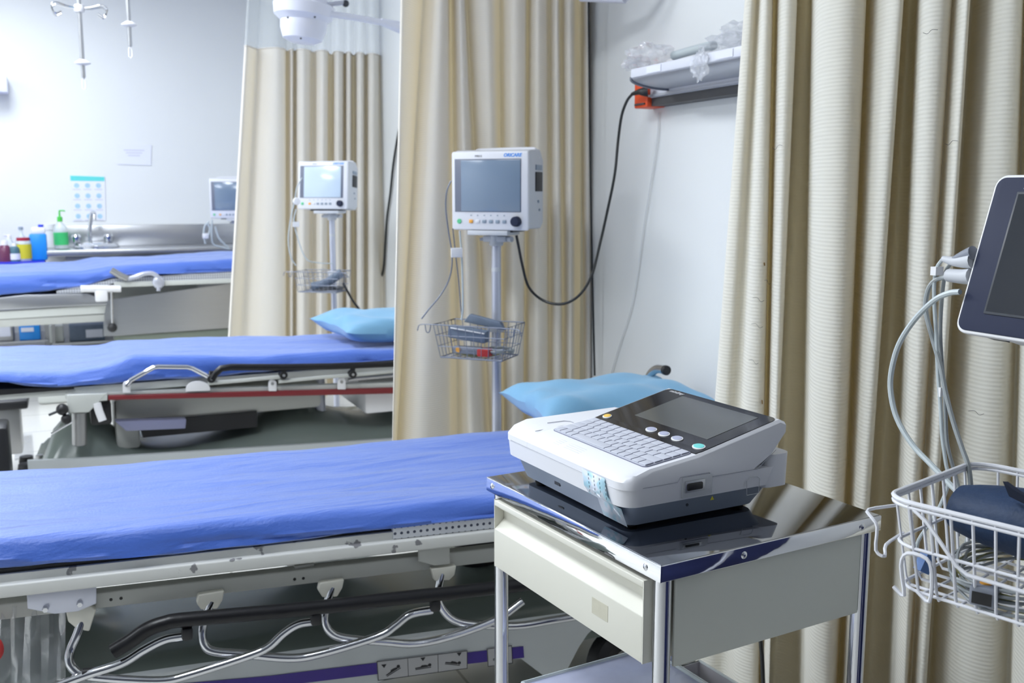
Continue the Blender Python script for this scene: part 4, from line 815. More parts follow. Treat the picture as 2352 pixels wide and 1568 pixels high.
def monitor_on_stand(label, slabel, loc, rz, zbot, scr='mon_scr', W=.262, H=.232, D=.135, tilt=0.0, grp='patient monitors by the beds', det=True, basket=True, clabel=None, xoff=-.02, bz=None, hexdark=False):
    S = thing('monitor_stand', slabel, 'stand', (*loc, 0), rz, group='rolling monitor stands')
    mb = MB(); mb.tube([(0, 0, .08), (0, 0, zbot - .05)], .0145, 16); mb.build('pole', 'pole', S)
    mb = MB(); mb.cyl((0, 0, zbot - .055), (0, 0, zbot - .022), .022, 16); mb.box((0, 0, zbot - .034), (.075, .04, .018), bev=.004); mb.box((.0, -.02, zbot - .014), (.13, .10, .014), bev=.002); mb.tube([(.03, 0, zbot - .034), (.055, -.01, zbot - .034)], .009, 10); mb.tube([(-.03, 0, zbot - .034), (-.05, -.01, zbot - .036)], .005, 8); mb.build('mounting_bracket', 'mon_grey', S)
    mb = MB(); 
    for k in range(5): a = k * 2 * pi / 5 + .3; mb.tube([(0, 0, .09), (.2 * cos(a), .2 * sin(a), .06)], .013, 8); mb.lathe((.2 * cos(a), .2 * sin(a), .0), [(0, 0), (.022, .004), (.026, .024), (.022, .048), (0, .056)], 12)
    mb.cyl((0, 0, .07), (0, 0, .12), .03, 14); mb.build('base', 'dark', S)
    mb = MB(); mb.cyl((0, 0, zbot - .12), (0, 0, zbot - .135), .0152, 14); mb.build('pole_band', 'mon_grey', S)
    if basket:
        bzz = bz if bz else zbot - .285
        bk = wire_basket(S, (-.02, -.085, bzz), .235, .15, .10, .0013, 'wireg', hooks=det)
        mb = MB(); mb.box((0, -.008, bzz - .02), (.05, .02, .03), bev=.003); mb.build('basket_clamp', 'mon_grey', S)
    Mo = thing('patient_monitor', label, 'monitor', (loc[0] + xoff * cos(rz) , loc[1] + xoff * sin(rz), zbot - .006), rz, group=grp)
    rt = Matrix.Rotation(tilt, 4, 'X')
    def bl(mb, nm, m, par=Mo): 
        o = mb.build(nm, m, par); o.data.transform(rt); return o
    yf = -D / 2
    mb = MB(); prof = [(yf + .012, .004), (yf + .012, H), (yf + .03, H + .004), (D / 2 - .03, H + .008), (D / 2, H - .025), (D / 2, .02), (D / 2 - .02, .004)]
    mb.prism([(W / 2 - .002, y, z) for y, z in prof], (-W + .004, 0, 0), bev=.006); body = bl(mb, 'casing', 'mon_grey')
    mb = MB(); mb.b2((-W / 2, yf, 0), (W / 2, yf + .016, H), bev=.007); fr = bl(mb, 'front_bezel', 'mon_white')
    mb = MB(); mb.b2((-W / 2 + .012, yf - .0015, .054), (W / 2 - .022, yf + .002, H - .022), bev=.001); bl(mb, 'screen_surround', 'mon_bez')
    mb = MB(); mb.b2((-W / 2 + .034, yf - .0035, .056), (W / 2 - (.024 if not hexdark else .034), yf, H - .026), bev=.0008); bl(mb, 'screen', scr)
    z = .026
    mb = MB(); mb.lathe((-W / 2 + .026, yf, z), [(0, .003), (.0065, .003), (.0075, 0)], 16, (0, -1, 0)); bl(mb, 'power_button', 'btn_gr')
    for k in range(6):
        x = -W / 2 + .065 + k * .0215; mb = MB(); mb.box((x, yf - .001, z), (.0125, .004, .010), bev=.0012); bl(mb, 'button', 'btn_or' if k == 0 else ('mon_white' if k == 1 else 'btn_grey'))
    mb = MB(); mb.lathe((W / 2 - .036, yf, z + .001), [(.0155, 0), (.0145, .016), (.012, .019), (0, .019)], 20, (0, -1, 0)); bl(mb, 'control_knob', 'navy')
    # side vent, grille and handle on the camera's right
    mb = MB(); mb.b2((W / 2 - .003, -.004, .115), (W / 2 + .0015, D / 2 - .018, .172), bev=.001); bl(mb, 'side_port', 'black')
    mb = MB(); mb.b2((W / 2 - .003, -.002, .178), (W / 2 + .001, D / 2 - .02, .193), bev=.001); bl(mb, 'side_label', 'btn_grey')
    mb = MB(); mb.lathe((W / 2 - .003, .02, .085), [(0, .004), (.0045, .004), (.0045, 0)], 10, (1, 0, 0)); mb.lathe((W / 2 - .003, .03, .06), [(0, .004), (.0035, .004), (.0035, 0)], 10, (1, 0, 0)); bl(mb, 'side_sockets', 'btn_grey')
    mb = MB(); mb.tube([(-W / 2 + .05, .02, H), (-W / 2 + .06, .03, H + .004), (W / 2 - .04, .03, H + .006), (W / 2 - .016, .03, H + .002), (W / 2 - .010, .034, H - .02)], .009, 10, sm=4); bl(mb, 'carry_handle', 'mon_white')
    mb = MB(); mb.box((0, .0, -.001), (W * .55, D * .7, .010)); bl(mb, 'foot_plate', 'dark')
    if det:
        text('ORICARE', .0135, 'blue_ink', fr, rt @ frame_mtx((W / 2 - .078, yf - .0002, H - .0165), (1, 0, 0), (0, -1, 0)), shear=.25, font_off=.0006, ext=.0002)
        text('M9015', .0085, 'ink', fr, rt @ frame_mtx((-W / 2 + .078, yf - .0002, H - .017), (1, 0, 0), (0, -1, 0)), ext=.0002)
        mb = MB()
        for k in range(6): mb.box((-W / 2 + .065 + k * .0215, yf - .0003, z + .018), (.004, .0008, .003))
        bl(mb, 'button_symbols', 'btn_grey')
    return S, Mo
S1, Mo1 = monitor_on_stand('switched-off patient monitor before the middle curtain, grey-blue screen', 'rolling pole stand under the switched-off monitor beside the nearest stretcher', (1.203, 2.82), radians(-46), 1.142, W=.248, xoff=.006)
S2, Mo2 = monitor_on_stand('patient monitor with a reflection painted pale into its screen before the farther curtain', 'rolling pole stand under the pale-screened monitor by the farther curtain', (1.215, 4.92), radians(-38), 1.165, scr='mon_scr2', tilt=radians(-6), det=True, bz=.865, hexdark=True)
S3, Mo3 = monitor_on_stand('partly hidden patient monitor over the steel sink counter', 'rolling pole stand mostly hidden behind the farther curtain', (1.10, 7.14), radians(-14), 1.075, W=.30, H=.27, det=False, basket=False)
# contents of the two baskets
def bpt(S, x, y, z): return MW[S.name] @ Vector((x, y, z))
def lump(name, label, cat, pts, m, builder): pass
zb = 1.142 - .285
t = thing('blood_pressure_cuff', 'folded slate-blue cuff pack lying in the basket by the nearest stretcher', 'cuff', tuple(bpt(S1, -.03, -.09, zb - .05)), radians(-46))
mb = MB(); mb.box((-.01, -.03, .022), (.125, .035, .038), rot=Matrix.Rotation(radians(6), 3, 'Y'), bev=.006); mb.build('pack', 'slate', t); mb = MB(); mb.prism([(-.05, .02, .05), (-.03, .02, .075), (.07, .02, .055), (.085, .02, .03)], (0, .02, 0), bev=.003); mb.build('flap', 'slate', t)
mb = MB(); mb.tube([(-.06, -.050, .040), (.05, -.050, .028)], .002, 6); mb.build('trim', 'whitep', t)
t = thing('sensor_module', 'grey sensor block with an orange dot in the basket by the nearest stretcher', 'sensor', tuple(bpt(S1, -.03, -.09, zb - .092)), radians(-46))
mb = MB(); mb.box((-.01, -.035, .016), (.09, .03, .022), bev=.004); mb.build('body', 'conn', t); mb = MB(); mb.lathe((-.035, -.0505, .018), [(0, .002), (.008, .002), (.008, 0)], 14, (0, -1, 0)); mb.build('dot', 'btn_or', t); mb = MB(); mb.box((.045, -.035, .012), (.04, .034, .024), bev=.005); mb.build('red_clip', 'redp', t)
def coil(name, label, S, c, rx, ry, n, r, m, seed, zs=.004):
    rnd = random.Random(seed); mb = MB(); P = []
    for k in range(n * 10):
        a = k * 2 * pi / 10; w_ = 1 + rnd.uniform(-.12, .12); P.append(Vector((c[0] + rx * cos(a) * w_, c[1] + ry * sin(a) * w_, c[2] + rnd.uniform(0, zs * n) * .6)))
    mb.tube([MW[S.name] @ p for p in P], r, 6, sm=3); o = mb.build(name, m); tag(o, label, 'cable'); return o
coil('coiled_cable', 'coiled grey and black leads in the basket by the nearest stretcher', S1, (.03, -.08, zb - .085), .055, .045, 5, .0022, 'cable_g', 2)
coil('coiled_cable', 'coiled olive leads at the bottom of the basket by the nearest stretcher', S1, (-.03, -.08, zb - .094), .07, .05, 3, .0018, 'cable_y', 6)
t = thing('blood_pressure_cuff', 'dark rolled cuff propped in the basket by the farther curtain', 'cuff', tuple(bpt(S2, .0, -.09, .775)), radians(-38))
mb = MB(); mb.tube([(-.06, -.03, .015), (0, -.02, .03), (.05, -.01, .06), (.085, 0, .085)], .021, 12, sm=3, rx=.8); mb.build('roll', 'slate', t)
coil('coiled_cable', 'coiled dark leads in the basket by the farther curtain', S2, (.0, -.08, .775), .08, .05, 5, .0028, 'dark', 4)
# side cables of monitor 1 with clip
t = thing('monitor_cable', 'grey lead hanging from the left of the switched-off monitor to its basket', 'cable', (1.03, 2.78, .9))
mb = MB(); mb.tube([on_y(x, y, 2.72) for x, y in ((1036, 415), (1026, 440), (1024, 480), (1030, 530), (1037, 575), (1038, 610), (1030, 645), (1010, 680), (985, 710), (968, 732))], .0022, 6, sm=4); mb.build('lead', 'wireg', t, world=True)
mb = MB(); mb.tube([on_y(x, y, 2.74) for x, y in ((1040, 525), (1046, 580), (1053, 640), (1058, 700), (1061, 730))], .0018, 6, sm=4); mb.build('lead', 'wireg', t, world=True)
mb = MB(); mb.tube([on_y(x, y, 2.73) for x, y in ((1056, 530), (1061, 600), (1063, 700), (1060, 735))], .0028, 6, sm=4); mb.build('tube', 'cable_w', t, world=True)
mb = MB(); c = on_y(1049, 580, 2.715); mb.box(c, (.034, .006, .028), rot=Matrix.Rotation(radians(-10), 3, 'Z'), bev=.002); mb.build('clip_tag', 'whitep', t, world=True)
t = thing('monitor_cable', 'pale lead hanging left of the pale-screened monitor', 'cable', (1.0, 4.8, 1.0))
mb = MB(); mb.tube([on_y(x, y, 4.78) for x, y in ((694, 408), (682, 430), (677, 460), (668, 500), (662, 550), (668, 590), (680, 610))], .003, 6, sm=4); mb.tube([on_y(x, y, 4.76) for x, y in ((680, 480), (676, 515), (700, 590), (730, 603), (765, 605))], .0028, 6, sm=4); mb.build('lead', 'cable_w', t, world=True)
mb = MB(); mb.lathe(on_y(681, 462, 4.74), [(0, .02), (.016, .018), (.018, 0), (0, 0)], 12, (0, -1, 0)); mb.box(on_y(680, 515, 4.75), (.03, .006, .024)); mb.build('clip_tag', 'whitep', t, world=True)
t = thing('hanging_leads', 'white and clear monitor leads looped over the sink counter corner', 'cable', (.95, 7.1, .9))
mb = MB()
for pts in (((487, 505), (486, 540), (490, 560), (510, 568), (528, 572)), ((494, 520), (502, 545), (515, 560), (525, 568)), ((480, 508), (470, 520), (468, 540), (472, 560)), ((476, 512), (482, 525), (478, 545))):
    mb.tube([on_y(x, y, 7.08) for x, y in pts], .006, 6, sm=4)
mb.build('leads', 'cable_w', t, world=True); mb = MB(); mb.box(on_y(472, 542, 7.06), (.04, .01, .035), bev=.004); mb.build('connector', 'whitep', t, world=True)

# ================================================================== instrument trolley (foreground)
TR = (.6405, .992); TRZ = radians(5.8); TL, TD = .392, .447          # front corner, rotation, sizes along x / y
T = thing('instrument_trolley', 'chrome-legged instrument trolley with cream drawer and polished steel top', 'trolley', (*TR, 0), TRZ)
ZT = .799
mb = MB(); mb.b2((0.0015, .0015, ZT - .006), (TL - .0015, TD - .0015, ZT), bev=.0012); mb.build('top', 'steel_top', T)
mb = MB()
mb.prism([(0, .0, ZT - .0008), (.0035, .0, ZT - .0008), (.0035, .0, ZT - .0225), (-.0007, .0, ZT - .0225)], (0, TD, 0), bev=.0004)
for a, b in (((0, 0), (TL, .0035)), ((0, TD - .0035), (TL, TD)), ((TL - .0035, .0035), (TL, TD - .0035))): mb.b2((a[0], a[1], ZT - .0225), (b[0], b[1], ZT - .0008), bev=.001)
bd = mb.build('edge_band', 'chrome_band', T)
mb = MB()
for x in (.135, TL - .038): mb.lathe((x, 0.0005, ZT - .0115), [(0, .003), (.0025, .0028), (.0048, .001), (.0055, 0)], 14, (0, -1, 0))
for y in (.03, TD - .018): mb.lathe((0.0005, y, ZT - .0115), [(0, .003), (.0025, .0028), (.0048, .001), (.0055, 0)], 14, (-1, 0, 0))
mb.build('screw', 'chrome', bd)
for x, y in ((.017, .017), (TL - .017, .017), (.017, TD - .017), (TL - .017, TD - .017)):
    mb = MB(); mb.tube([(x, y, .05), (x, y, ZT - .006)], .0115, 20); lg = mb.build('leg', 'chrome', T)
    mb = MB(); mb.lathe((x, y, 0), [(0, 0), (.016, .004), (.02, .025), (.016, .046), (.0117, .06), (0, .06)], 16); mb.build('foot', 'black', lg)
mb = MB(); mb.b2((.030, .008, ZT - .142), (TL - .030, .012, ZT - .022), bev=.0008); mb.build('side_panel', 'cream_side', T)
mb = MB(); mb.b2((.030, TD - .012, ZT - .142), (TL - .030, TD - .008, ZT - .022), bev=.0008); mb.build('side_panel', 'cream_side', T)
mb = MB(); mb.b2((TL - .012, .030, ZT - .142), (TL - .008, TD - .03, ZT - .022), bev=.0008); mb.build('back_panel', 'cream_side', T)
# drawer, slightly open towards -x, with a scooped pull along the top
xo = -.003
dp = [(xo, ZT - .030), (xo, ZT - .0385), (xo + .016, ZT - .050), (xo + .017, ZT - .062), (xo, ZT - .077), (xo, ZT - .139), (xo + .03, ZT - .139), (xo + .03, ZT - .030)]
mb = MB(); mb.prism([(x, .031, z) for x, z in dp], (0, TD - .062, 0), bev=.0012); dr = mb.build('drawer', 'cream', T)
mb = MB()
for yy in (.0296, TD - .0312): mb.prism([(xo + .0003, yy, ZT - .029), (xo + .0003, yy, ZT - .1395), (xo + .3, yy, ZT - .1395), (xo + .3, yy, ZT - .029)], (0, .0016, 0))
mb.b2((xo + .01, .031, ZT - .1390), (xo + .3, TD - .031, ZT - .1375)); mb.build('drawer_box', 'cream', dr)
mb = MB(); mb.prism([(xo - .0004, .105, ZT - .0905), (xo - .0004, .142, ZT - .0905), (xo - .0004, .142, ZT - .113), (xo - .0004, .105, ZT - .113)], (.0006, 0, 0)); mb.build('old_label', 'tag', dr)
mb = MB(); mb.b2((.01, .01, .30), (TL - .01, TD - .01, .311), bev=.002); mb.build('lower_shelf', 'steel_top', T)
# plastic boxes on the lower shelf
def tub(name, label, x0, y0, x1, y1, z0, z1, m, rz=0.0, parent_rz=TRZ):
    c = Matrix.Translation((*TR, 0)) @ Matrix.Rotation(TRZ, 4, 'Z') @ Vector(((x0 + x1) / 2, (y0 + y1) / 2, z0))
    t = thing(name, label, 'storage box', tuple(c), TRZ + rz); w_, d = (x1 - x0) / 2, (y1 - y0) / 2; h = z1 - z0
    mb = MB(); th = .0025
    mb.b2((-w_, -d, 0), (w_, d, th)); 
    for a, b in (((-w_, -d), (w_, -d + th)), ((-w_, d - th), (w_, d)), ((-w_, -d), (-w_ + th, d)), ((w_ - th, -d), (w_, d))): mb.b2((a[0], a[1], 0), (b[0], b[1], h))
    mb.build('tub', m, t); return t, w_, d, h
t, w_, d, h = tub('storage_box', 'translucent blue-grey lidded box on the lower shelf of the trolley', -.0, .09, .232, .322, .312, .492, 'boxlid')
mb = MB(); mb.b2((-w_ - .006, -d - .006, h), (w_ + .006, d + .006, h + .008), bev=.003); ld = mb.build('lid', 'boxlid', t)
mb = MB(); mb.tube([(-w_ - .004, -d - .004, h + .010), (w_ + .004, -d - .004, h + .010), (w_ + .004, d + .004, h + .010), (-w_ - .004, d + .004, h + .010)], .003, 6, closed=True); mb.build('lid_rim', 'clearp', ld)
t, w_, d, h = tub('storage_box', 'frosted clear box on the lower shelf half hidden below the trolley side panel', .243, .035, .283, .25, .312, .500, 'bin_white')
mb = MB(); mb.tube([(-w_, -d, h), (w_, -d, h), (w_, d, h), (-w_, d, h)], .0028, 6, closed=True); mb.build('rim', 'clearp', t)

# ================================================================== ECG machine on the trolley
ER = radians(4.2); EO = (.6435 + .0088, 1.0873 + .0051)
E = thing('ecg_machine', 'white desktop ecg machine with keyboard and tilted black screen on the trolley', 'ecg machine', (*EO, ZT + .0005), ER)
E.scale = (1.015, 1.10, 1)
# local: x back, y to the left (away from camera), z from trolley top
EW = .302
def Q(x, y, z): return (x, y, z)
mb = MB()   # grey base tray, tapered
base = [(.018, .020), (.250, .020), (.250, .284), (.018, .284)]
def loft(mb, lo, hi, z0, z1, r0, r1, n=5):
    def rr(b, r):
        (x0, y0), (x1, _), (_, y1) = b[0], b[1], b[2]; P = []
        for cx, cy, a0 in ((x1 - r, y1 - r, 0), (x0 + r, y1 - r, 90), (x0 + r, y0 + r, 180), (x1 - r, y0 + r, 270)):
            for i in range(n + 1): a = radians(a0 + 90 * i / n); P.append((cx + r * cos(a), cy + r * sin(a)))
        return P
    A = [mb.bm.verts.new((x, y, z0)) for x, y in rr(lo, r0)]; Bq = [mb.bm.verts.new((x, y, z1)) for x, y in rr(hi, r1)]; m = len(A)
    for i in range(m): mb.bm.faces.new((A[i], A[(i + 1) % m], Bq[(i + 1) % m], Bq[i]))
    mb.bm.faces.new(list(reversed(A))); mb.bm.faces.new(Bq)
loft(mb, [(.016, .022), (.238, .022), (.238, .286), (.016, .286)], [(.003, .004), (.256, .004), (.256, .298), (.003, .298)], .006, .042, .018, .022)
bs = mb.build('lower_tray', 'ecg_grey', E)
mb = MB()
for x, y in ((.035, .04), (.035, .265), (.22, .04), (.22, .265)): mb.cyl((x, y, 0), (x, y, .008), .009, 14)
mb.build('rubber_feet', 'black', bs)
mb = MB(); mb.b2((.0095, .172, .019), (.013, .186, .026)); mb.build('vent', 'dark', bs)
# white upper shell: lower band (rounded) + upper wedge profile
def rprofile(mb, prof, y0, y1, bev):
    mb.prism([(x, y0, z) for x, z in prof], (0, y1 - y0, 0), bev=bev)
mb = MB(); loft(mb, [(-.006, -.002), (.262, -.002), (.262, .304), (-.006, .304)], [(-.009, -.004), (.268, -.004), (.268, .306), (-.009, .306)], .040, .066, .024, .026)
ws = mb.build('lower_shell', 'ecg_white', E)
HB = [(-.009, .064), (-.009, .074), (.002, .083), (.030, .0895), (.110, .0995), (.252, .1325), (.262, .128), (.262, .118), (.238, .090), (.222, .080), (.20, .064)]
def wedge(mb, prof, y0, y1, r, n=6, ra=True, rb=True):
    """profile extruded along y with the front plan corners rounded (x shifted near the ends)"""
    ys = []
    for i in range(n + 1): a = radians(90 * i / n); ys.append((y0 + r - r * sin(pi / 2 - a) if False else y0 + r * (1 - cos(a)), r * (1 - sin(a))))
    secs = [(y, s) for y, s in ys] if ra else [(y0, 0)]; secs += [(y1 + y0 - y, s) for y, s in reversed(ys)] if rb else [(y1, 0)]
    xm = max(p[0] for p in prof); R = []
    for y, s in secs:
        row = []
        for x, z in prof:
            k = max(0, 1 - (x + .009) / .05); row.append(mb.bm.verts.new((x + s * k, y, z - (.004 if (z > .07 and s > r * .6) else 0) * (s / r))))
        R.append(row)
    m = len(prof)
    for A, Bq in zip(R, R[1:]):
        for j in range(m): mb.bm.faces.new((A[j], A[(j + 1) % m], Bq[(j + 1) % m], Bq[j]))
    mb.bm.faces.new(R[0]); mb.bm.faces.new(list(reversed(R[-1])))
mb = MB(); wedge(mb, HB, -.004, .232, .024, rb=False); up_ = mb.build('screen_wedge', 'ecg_white', E)
LB = [(-.009, .064), (-.009, .074), (.002, .083), (.030, .0895), (.20, .0915), (.225, .085), (.235, .064)]
mb = MB(); wedge(mb, LB, .2322, .306, .024, ra=False); pc = mb.build('printer_cover', 'ecg_white', E)
mb = MB(); mb.tube([(.045, .262, .0908), (.075, .262, .0908), (.082, .255, .0908), (.082, .246, .0908), (.075, .240, .0908), (.010, .240, .0868)], .0006, 4); mb.build('cover_seam', 'seam', pc)
mb = MB(); loft(mb, [(.225, -.0042), (.272, -.0042), (.272, .300), (.225, .300)], [(.236, -.0042), (.274, -.0042), (.274, .300), (.236, .300)], .036, .083, .012, .012); mb.build('rear_housing', 'ecg_white', E)
# seam line around shell
mb = MB(); mb.tube([(.020, -.0042, .0660), (.075, -.0045, .0665), (.080, -.0045, .073), (.128, -.0045, .073), (.134, -.0045, .0665), (.212, -.0045, .0665), (.245, -.0045, .090)], .00045, 4)
mb.tube([(-.0088, .03, .0655), (-.0092, .28, .0655)], .00045, 4); mb.build('case_seam', 'seam', ws)
# connector recess on the right side
mb = MB(); mb.b2((.083, -.0056, .043), (.133, -.0022, .0715), bev=.001); rc = mb.build('connector_recess', 'mon_grey', E)
mb = MB(); mb.b2((.086, -.0075, .0505), (.119, -.004, .0665), bev=.0006); mb.build('connector_plate', 'steel', rc)
mb = MB(); mb.b2((.0885, -.0095, .0535), (.1145, -.006, .0635), bev=.002); mb.build('data_connector', 'black', rc)
mb = MB(); mb.lathe((.092, -.004, .033), [(0, .001), (.0022, .001), (.0022, 0)], 6, (0, -1, 0), smooth=False); mb.build('symbol', 'dark', ws)
mb = MB(); mb.prism([(.131, -.0046, .0335), (.1375, -.0046, .0335), (.1342, -.0046, .0390)], (0, .0004, 0)); mb.build('warning_symbol', 'yell', ws)
mb = MB(); mb.tube([(.195, -.0044, .031), (.216, -.0044, .031), (.217, -.0044, .052), (.212, -.0044, .056), (.199, -.0044, .056), (.194, -.0044, .052)], .0005, 4, closed=True); mb.build('hatch_seam', 'mon_grey', ws)
# deck planes of the keyboard and the screen on the wedge top
def top_z(x):
    return float(np.interp(x, [p[0] for p in HB[:6]][2:], [p[1] for p in HB[:6]][2:]))
def on_top(x, y, h=0.0): return (x, y, top_z(x) + h)
def plate_top(name, m, pts, h0, h1, parent, bev=0.0):
    mb = MB(); A = [on_top(x, y, h0) for x, y in pts]; mb.prism(A, (0, 0, h1 - h0), bev=bev); return mb.build(name, m, parent)
def rr2(x0, y0, x1, y1, r, n=5):
    P = []
    for cx, cy, a0 in ((x1 - r, y1 - r, 0), (x0 + r, y1 - r, 90), (x0 + r, y0 + r, 180), (x1 - r, y0 + r, 270)):
        for i in range(n + 1): a = radians(a0 + 90 * i / n); P.append((cx + r * cos(a), cy + r * sin(a)))
    return P
kx0, kx1, ky0, ky1 = .030, .1085, .006, .226
kb = plate_top('keyboard_tray', 'keybase', rr2(kx0, ky0, kx1, ky1, .007), -.001, .0010, E)
kb2 = plate_top('keyboard_mat', 'key', rr2(kx0 + .0008, ky0 + .0008, kx1 - .0006, ky1 - .0008, .0065), .0006, .0013, kb)
mb = MB(); rows_ = 5; rh = (kx1 - kx0 - .005) / rows_
layout = [[1] * 3 + [5.2] + [1] * 6, [1.6] + [1] * 10 + [2.0], [1.4] + [1] * 10 + [1.3] , [1.2] + [1] * 11 + [1.0], [1] * 13]
gx = kx0 + .0025
for r_, row in enumerate(layout):
    tot = sum(row); yy = ky1 - .0025; uw = (ky1 - ky0 - .005) / tot
    for wk in row:
        y1_ = yy; y0_ = yy - wk * uw; yy = y0_; xa = gx + r_ * rh + .0007; xb = gx + (r_ + 1) * rh - .0007
        A = [on_top(xa, y0_ + .0008, .0013), on_top(xb, y0_ + .0008, .0013), on_top(xb, y1_ - .0008, .0013), on_top(xa, y1_ - .0008, .0013)]
        mb.prism(A, (0, 0, .0016), bev=.0004)
kk = mb.build('keys', 'key', kb); kk['kind'] = 'stuff'
mb = MB(); 
for r_, row in enumerate(layout):
    tot = sum(row); yy = ky1 - .0025; uw = (ky1 - ky0 - .005) / tot
    for wk in row:
        yy -= wk * uw; xa = gx + r_ * rh + .0008; xb = gx + (r_ + 1) * rh - .0012
        mb.tube([on_top(xa, yy, .0028), on_top(xb, yy, .0028)], .0006, 4)
mb.build('key_gaps', 'keybase', kb)
sx0, sx1, sy0, sy1 = .1085, .2505, .000, .229
bp_ = plate_top('screen_panel', 'glossblack', rr2(sx0, sy0, sx1, sy1, .010), -.001, .0012, E)
# keep the panel's front edge square
mb = MB(); mb.prism([on_top(sx0, sy0 + .001, -.001), on_top(sx0 + .012, sy0 + .001, -.001), on_top(sx0 + .012, sy1 - .001, -.001), on_top(sx0, sy1 - .001, -.001)], (0, 0, .0022)); mb.build('panel_lip', 'glossblack', bp_)
plate_top('screen', 'screen', [(.148, .024), (.238, .024), (.238, .182), (.148, .182)], .0011, .0016, bp_)
def btn(x, y, rx, ry, m, name):
    mb = MB(); mb.prism([on_top(x + rx * 1.12 * cos(a), y + ry * 1.12 * sin(a), .001) for a in [k * pi / 12 for k in range(24)]], (0, 0, .0018), bev=.0005); r0 = mb.build(name, 'whitep', bp_)
    mb = MB(); mb.prism([on_top(x + rx * .92 * cos(a), y + ry * .92 * sin(a), .0026) for a in [k * pi / 12 for k in range(24)]], (0, 0, .0009), bev=.0003); mb.build('cap', m, r0)
btn(.121, .214, .0058, .0070, 'yellow', 'power_button')
for y in (.115, .087, .059): btn(.126, y, .0062, .0088, 'lilac', 'function_button')
btn(.125, .014, .0066, .0092, 'cyan', 'start_button')
nx_ = Vector((.142, 0, .033)).normalized()
text('mindray', .0095, 'whitep', bp_, frame_mtx(on_top(.241, .218, .0014), (0, -1, 0), Vector((-nx_.z, 0, nx_.x))), shear=.2, ext=.0001)
# printed notes on the front lip
mb = MB()
for k, (y0_, y1_) in enumerate(((.168, .182), (.118, .156))):
    for j in range(4): mb.tube([on_top(.005 + j * .0045, y0_, .0002), on_top(.005 + j * .0045, y1_, .0002)], .00035, 4)
mb.build('printed_notes', 'faint', ws)
# strip of printed tape over the front edge
mb = MB(); yt0, yt1 = .018, .070
path = [(.0095, .010), (.0035, .034), (-.0065, .0405), (-.0100, .050), (-.0103, .0725)]
prev = None
for i, (x, z) in enumerate(path):
    s = .002 + i * .006; row = [mb.bm.verts.new((x - .0006, yt0 + s - .008, z)), mb.bm.verts.new((x - .0006, yt1 + s - .008, z))]
    if prev: mb.bm.faces.new((prev[0], prev[1], row[1], row[0]))
    prev = row
tp = mb.build('printed_tape', 'tape', E); tp['label'] = 'pale blue printed tape strip'
sm_ = tp.modifiers.new('s', 'SOLIDIFY'); sm_.thickness = .0003
mb = MB()
for q in range(4):
    for k in range(5):
        z = .045 + k * .0055; mb.tube([(-.0112, .068 - q * .0125 + k * .001, z), (-.0112, .0683 - q * .0125 + k * .001, z + .003)], .0003, 4)
mb.build('tape_print', 'hair', tp)

# ================================================================== right monitor, stand, basket, cables
S4 = thing('monitor_stand', 'white-basket monitor stand at the right edge behind the trolley', 'stand', (1.03, .62, 0), radians(16))
mb = MB(); mb.tube([(0, 0, .06), (0, 0, 1.12)], .016, 16); mb.build('pole', 'pole', S4)
mb = MB()
for k in range(5): a = k * 2 * pi / 5; mb.tube([(0, 0, .07), (.2 * cos(a), .2 * sin(a), .05)], .013, 8); mb.lathe((.2 * cos(a), .2 * sin(a), 0), [(0, 0), (.02, .004), (.024, .022), (.02, .042), (0, .048)], 12)
mb.build('base', 'dark', S4)
Lc = on_z(2030, 1140, .94); ub = np.array([cos(radians(17)), sin(radians(17)), 0]); vb = np.array([sin(radians(17)), -cos(radians(17)), 0])
BW, BL, BH = .205, .27, .10
def bp(u, v, z, tp_=1.0): 
    c = Lc + ub * BW / 2 + vb * BL / 2; s = .90 + .10 * tp_; q = c + ub * (u - .5) * BW * s + vb * (v - .5) * BL * s; return Vector((q[0], q[1], z))
zr, zb_ = .94, .842
def rloop(z, t_, r=.12):
    P = []
    for (cu, cv, a0) in ((1 - r, 1 - r, 0), (r, 1 - r, 90), (r, r, 180), (1 - r, r, 270)):
        for i in range(6): a = radians(a0 + 90 * i / 5); P.append(bp(cu + r * cos(a), cv + r * sin(a), z, t_))
    return P
BK = MB(); BK.tube(rloop(zr, 1), .0026, 8, closed=True); BK.tube(rloop(zr - .005, 1), .002, 8, closed=True)
bk = BK.build('wire_basket', 'wire', S4, world=True); bk['label'] = 'white coated wire basket'
mb = MB(); mb.tube(rloop(zr - .048, .5), .0018, 8, closed=True); mb.tube(rloop(zb_ + .004, 0), .0018, 8, closed=True)
nw = 10
for i in range(nw + 1):
    v = .10 + .8 * i / nw
    mb.tube([bp(0, v, zr - .002, 1), bp(0, v, zb_ + .008, .05), bp(.02, v, zb_, 0), bp(.5, v, zb_ - .002, 0), bp(.98, v, zb_, 0), bp(1, v, zb_ + .008, .05), bp(1, v, zr - .002, 1)], .0016, 6)
for i in range(7):
    u = .12 + .76 * i / 6
    mb.tube([bp(u, 0, zr - .002, 1), bp(u, 0, zb_ + .008, .05), bp(u, .02, zb_, 0), bp(u, .98, zb_, 0), bp(u, 1, zb_ + .008, .05), bp(u, 1, zr - .002, 1)], .0016, 6)
mb.tube([bp(-.0, .12, zr - .006, 1), bp(-.02, .18, zr - .014, 1), bp(-.02, .30, zr - .05, 1), bp(-.02, .34, zr - .056, 1), bp(-.02, 1, zr - .058, 1)], .002, 6)
mb.build('wire_mesh', 'wire', bk, world=True)
mb = MB()
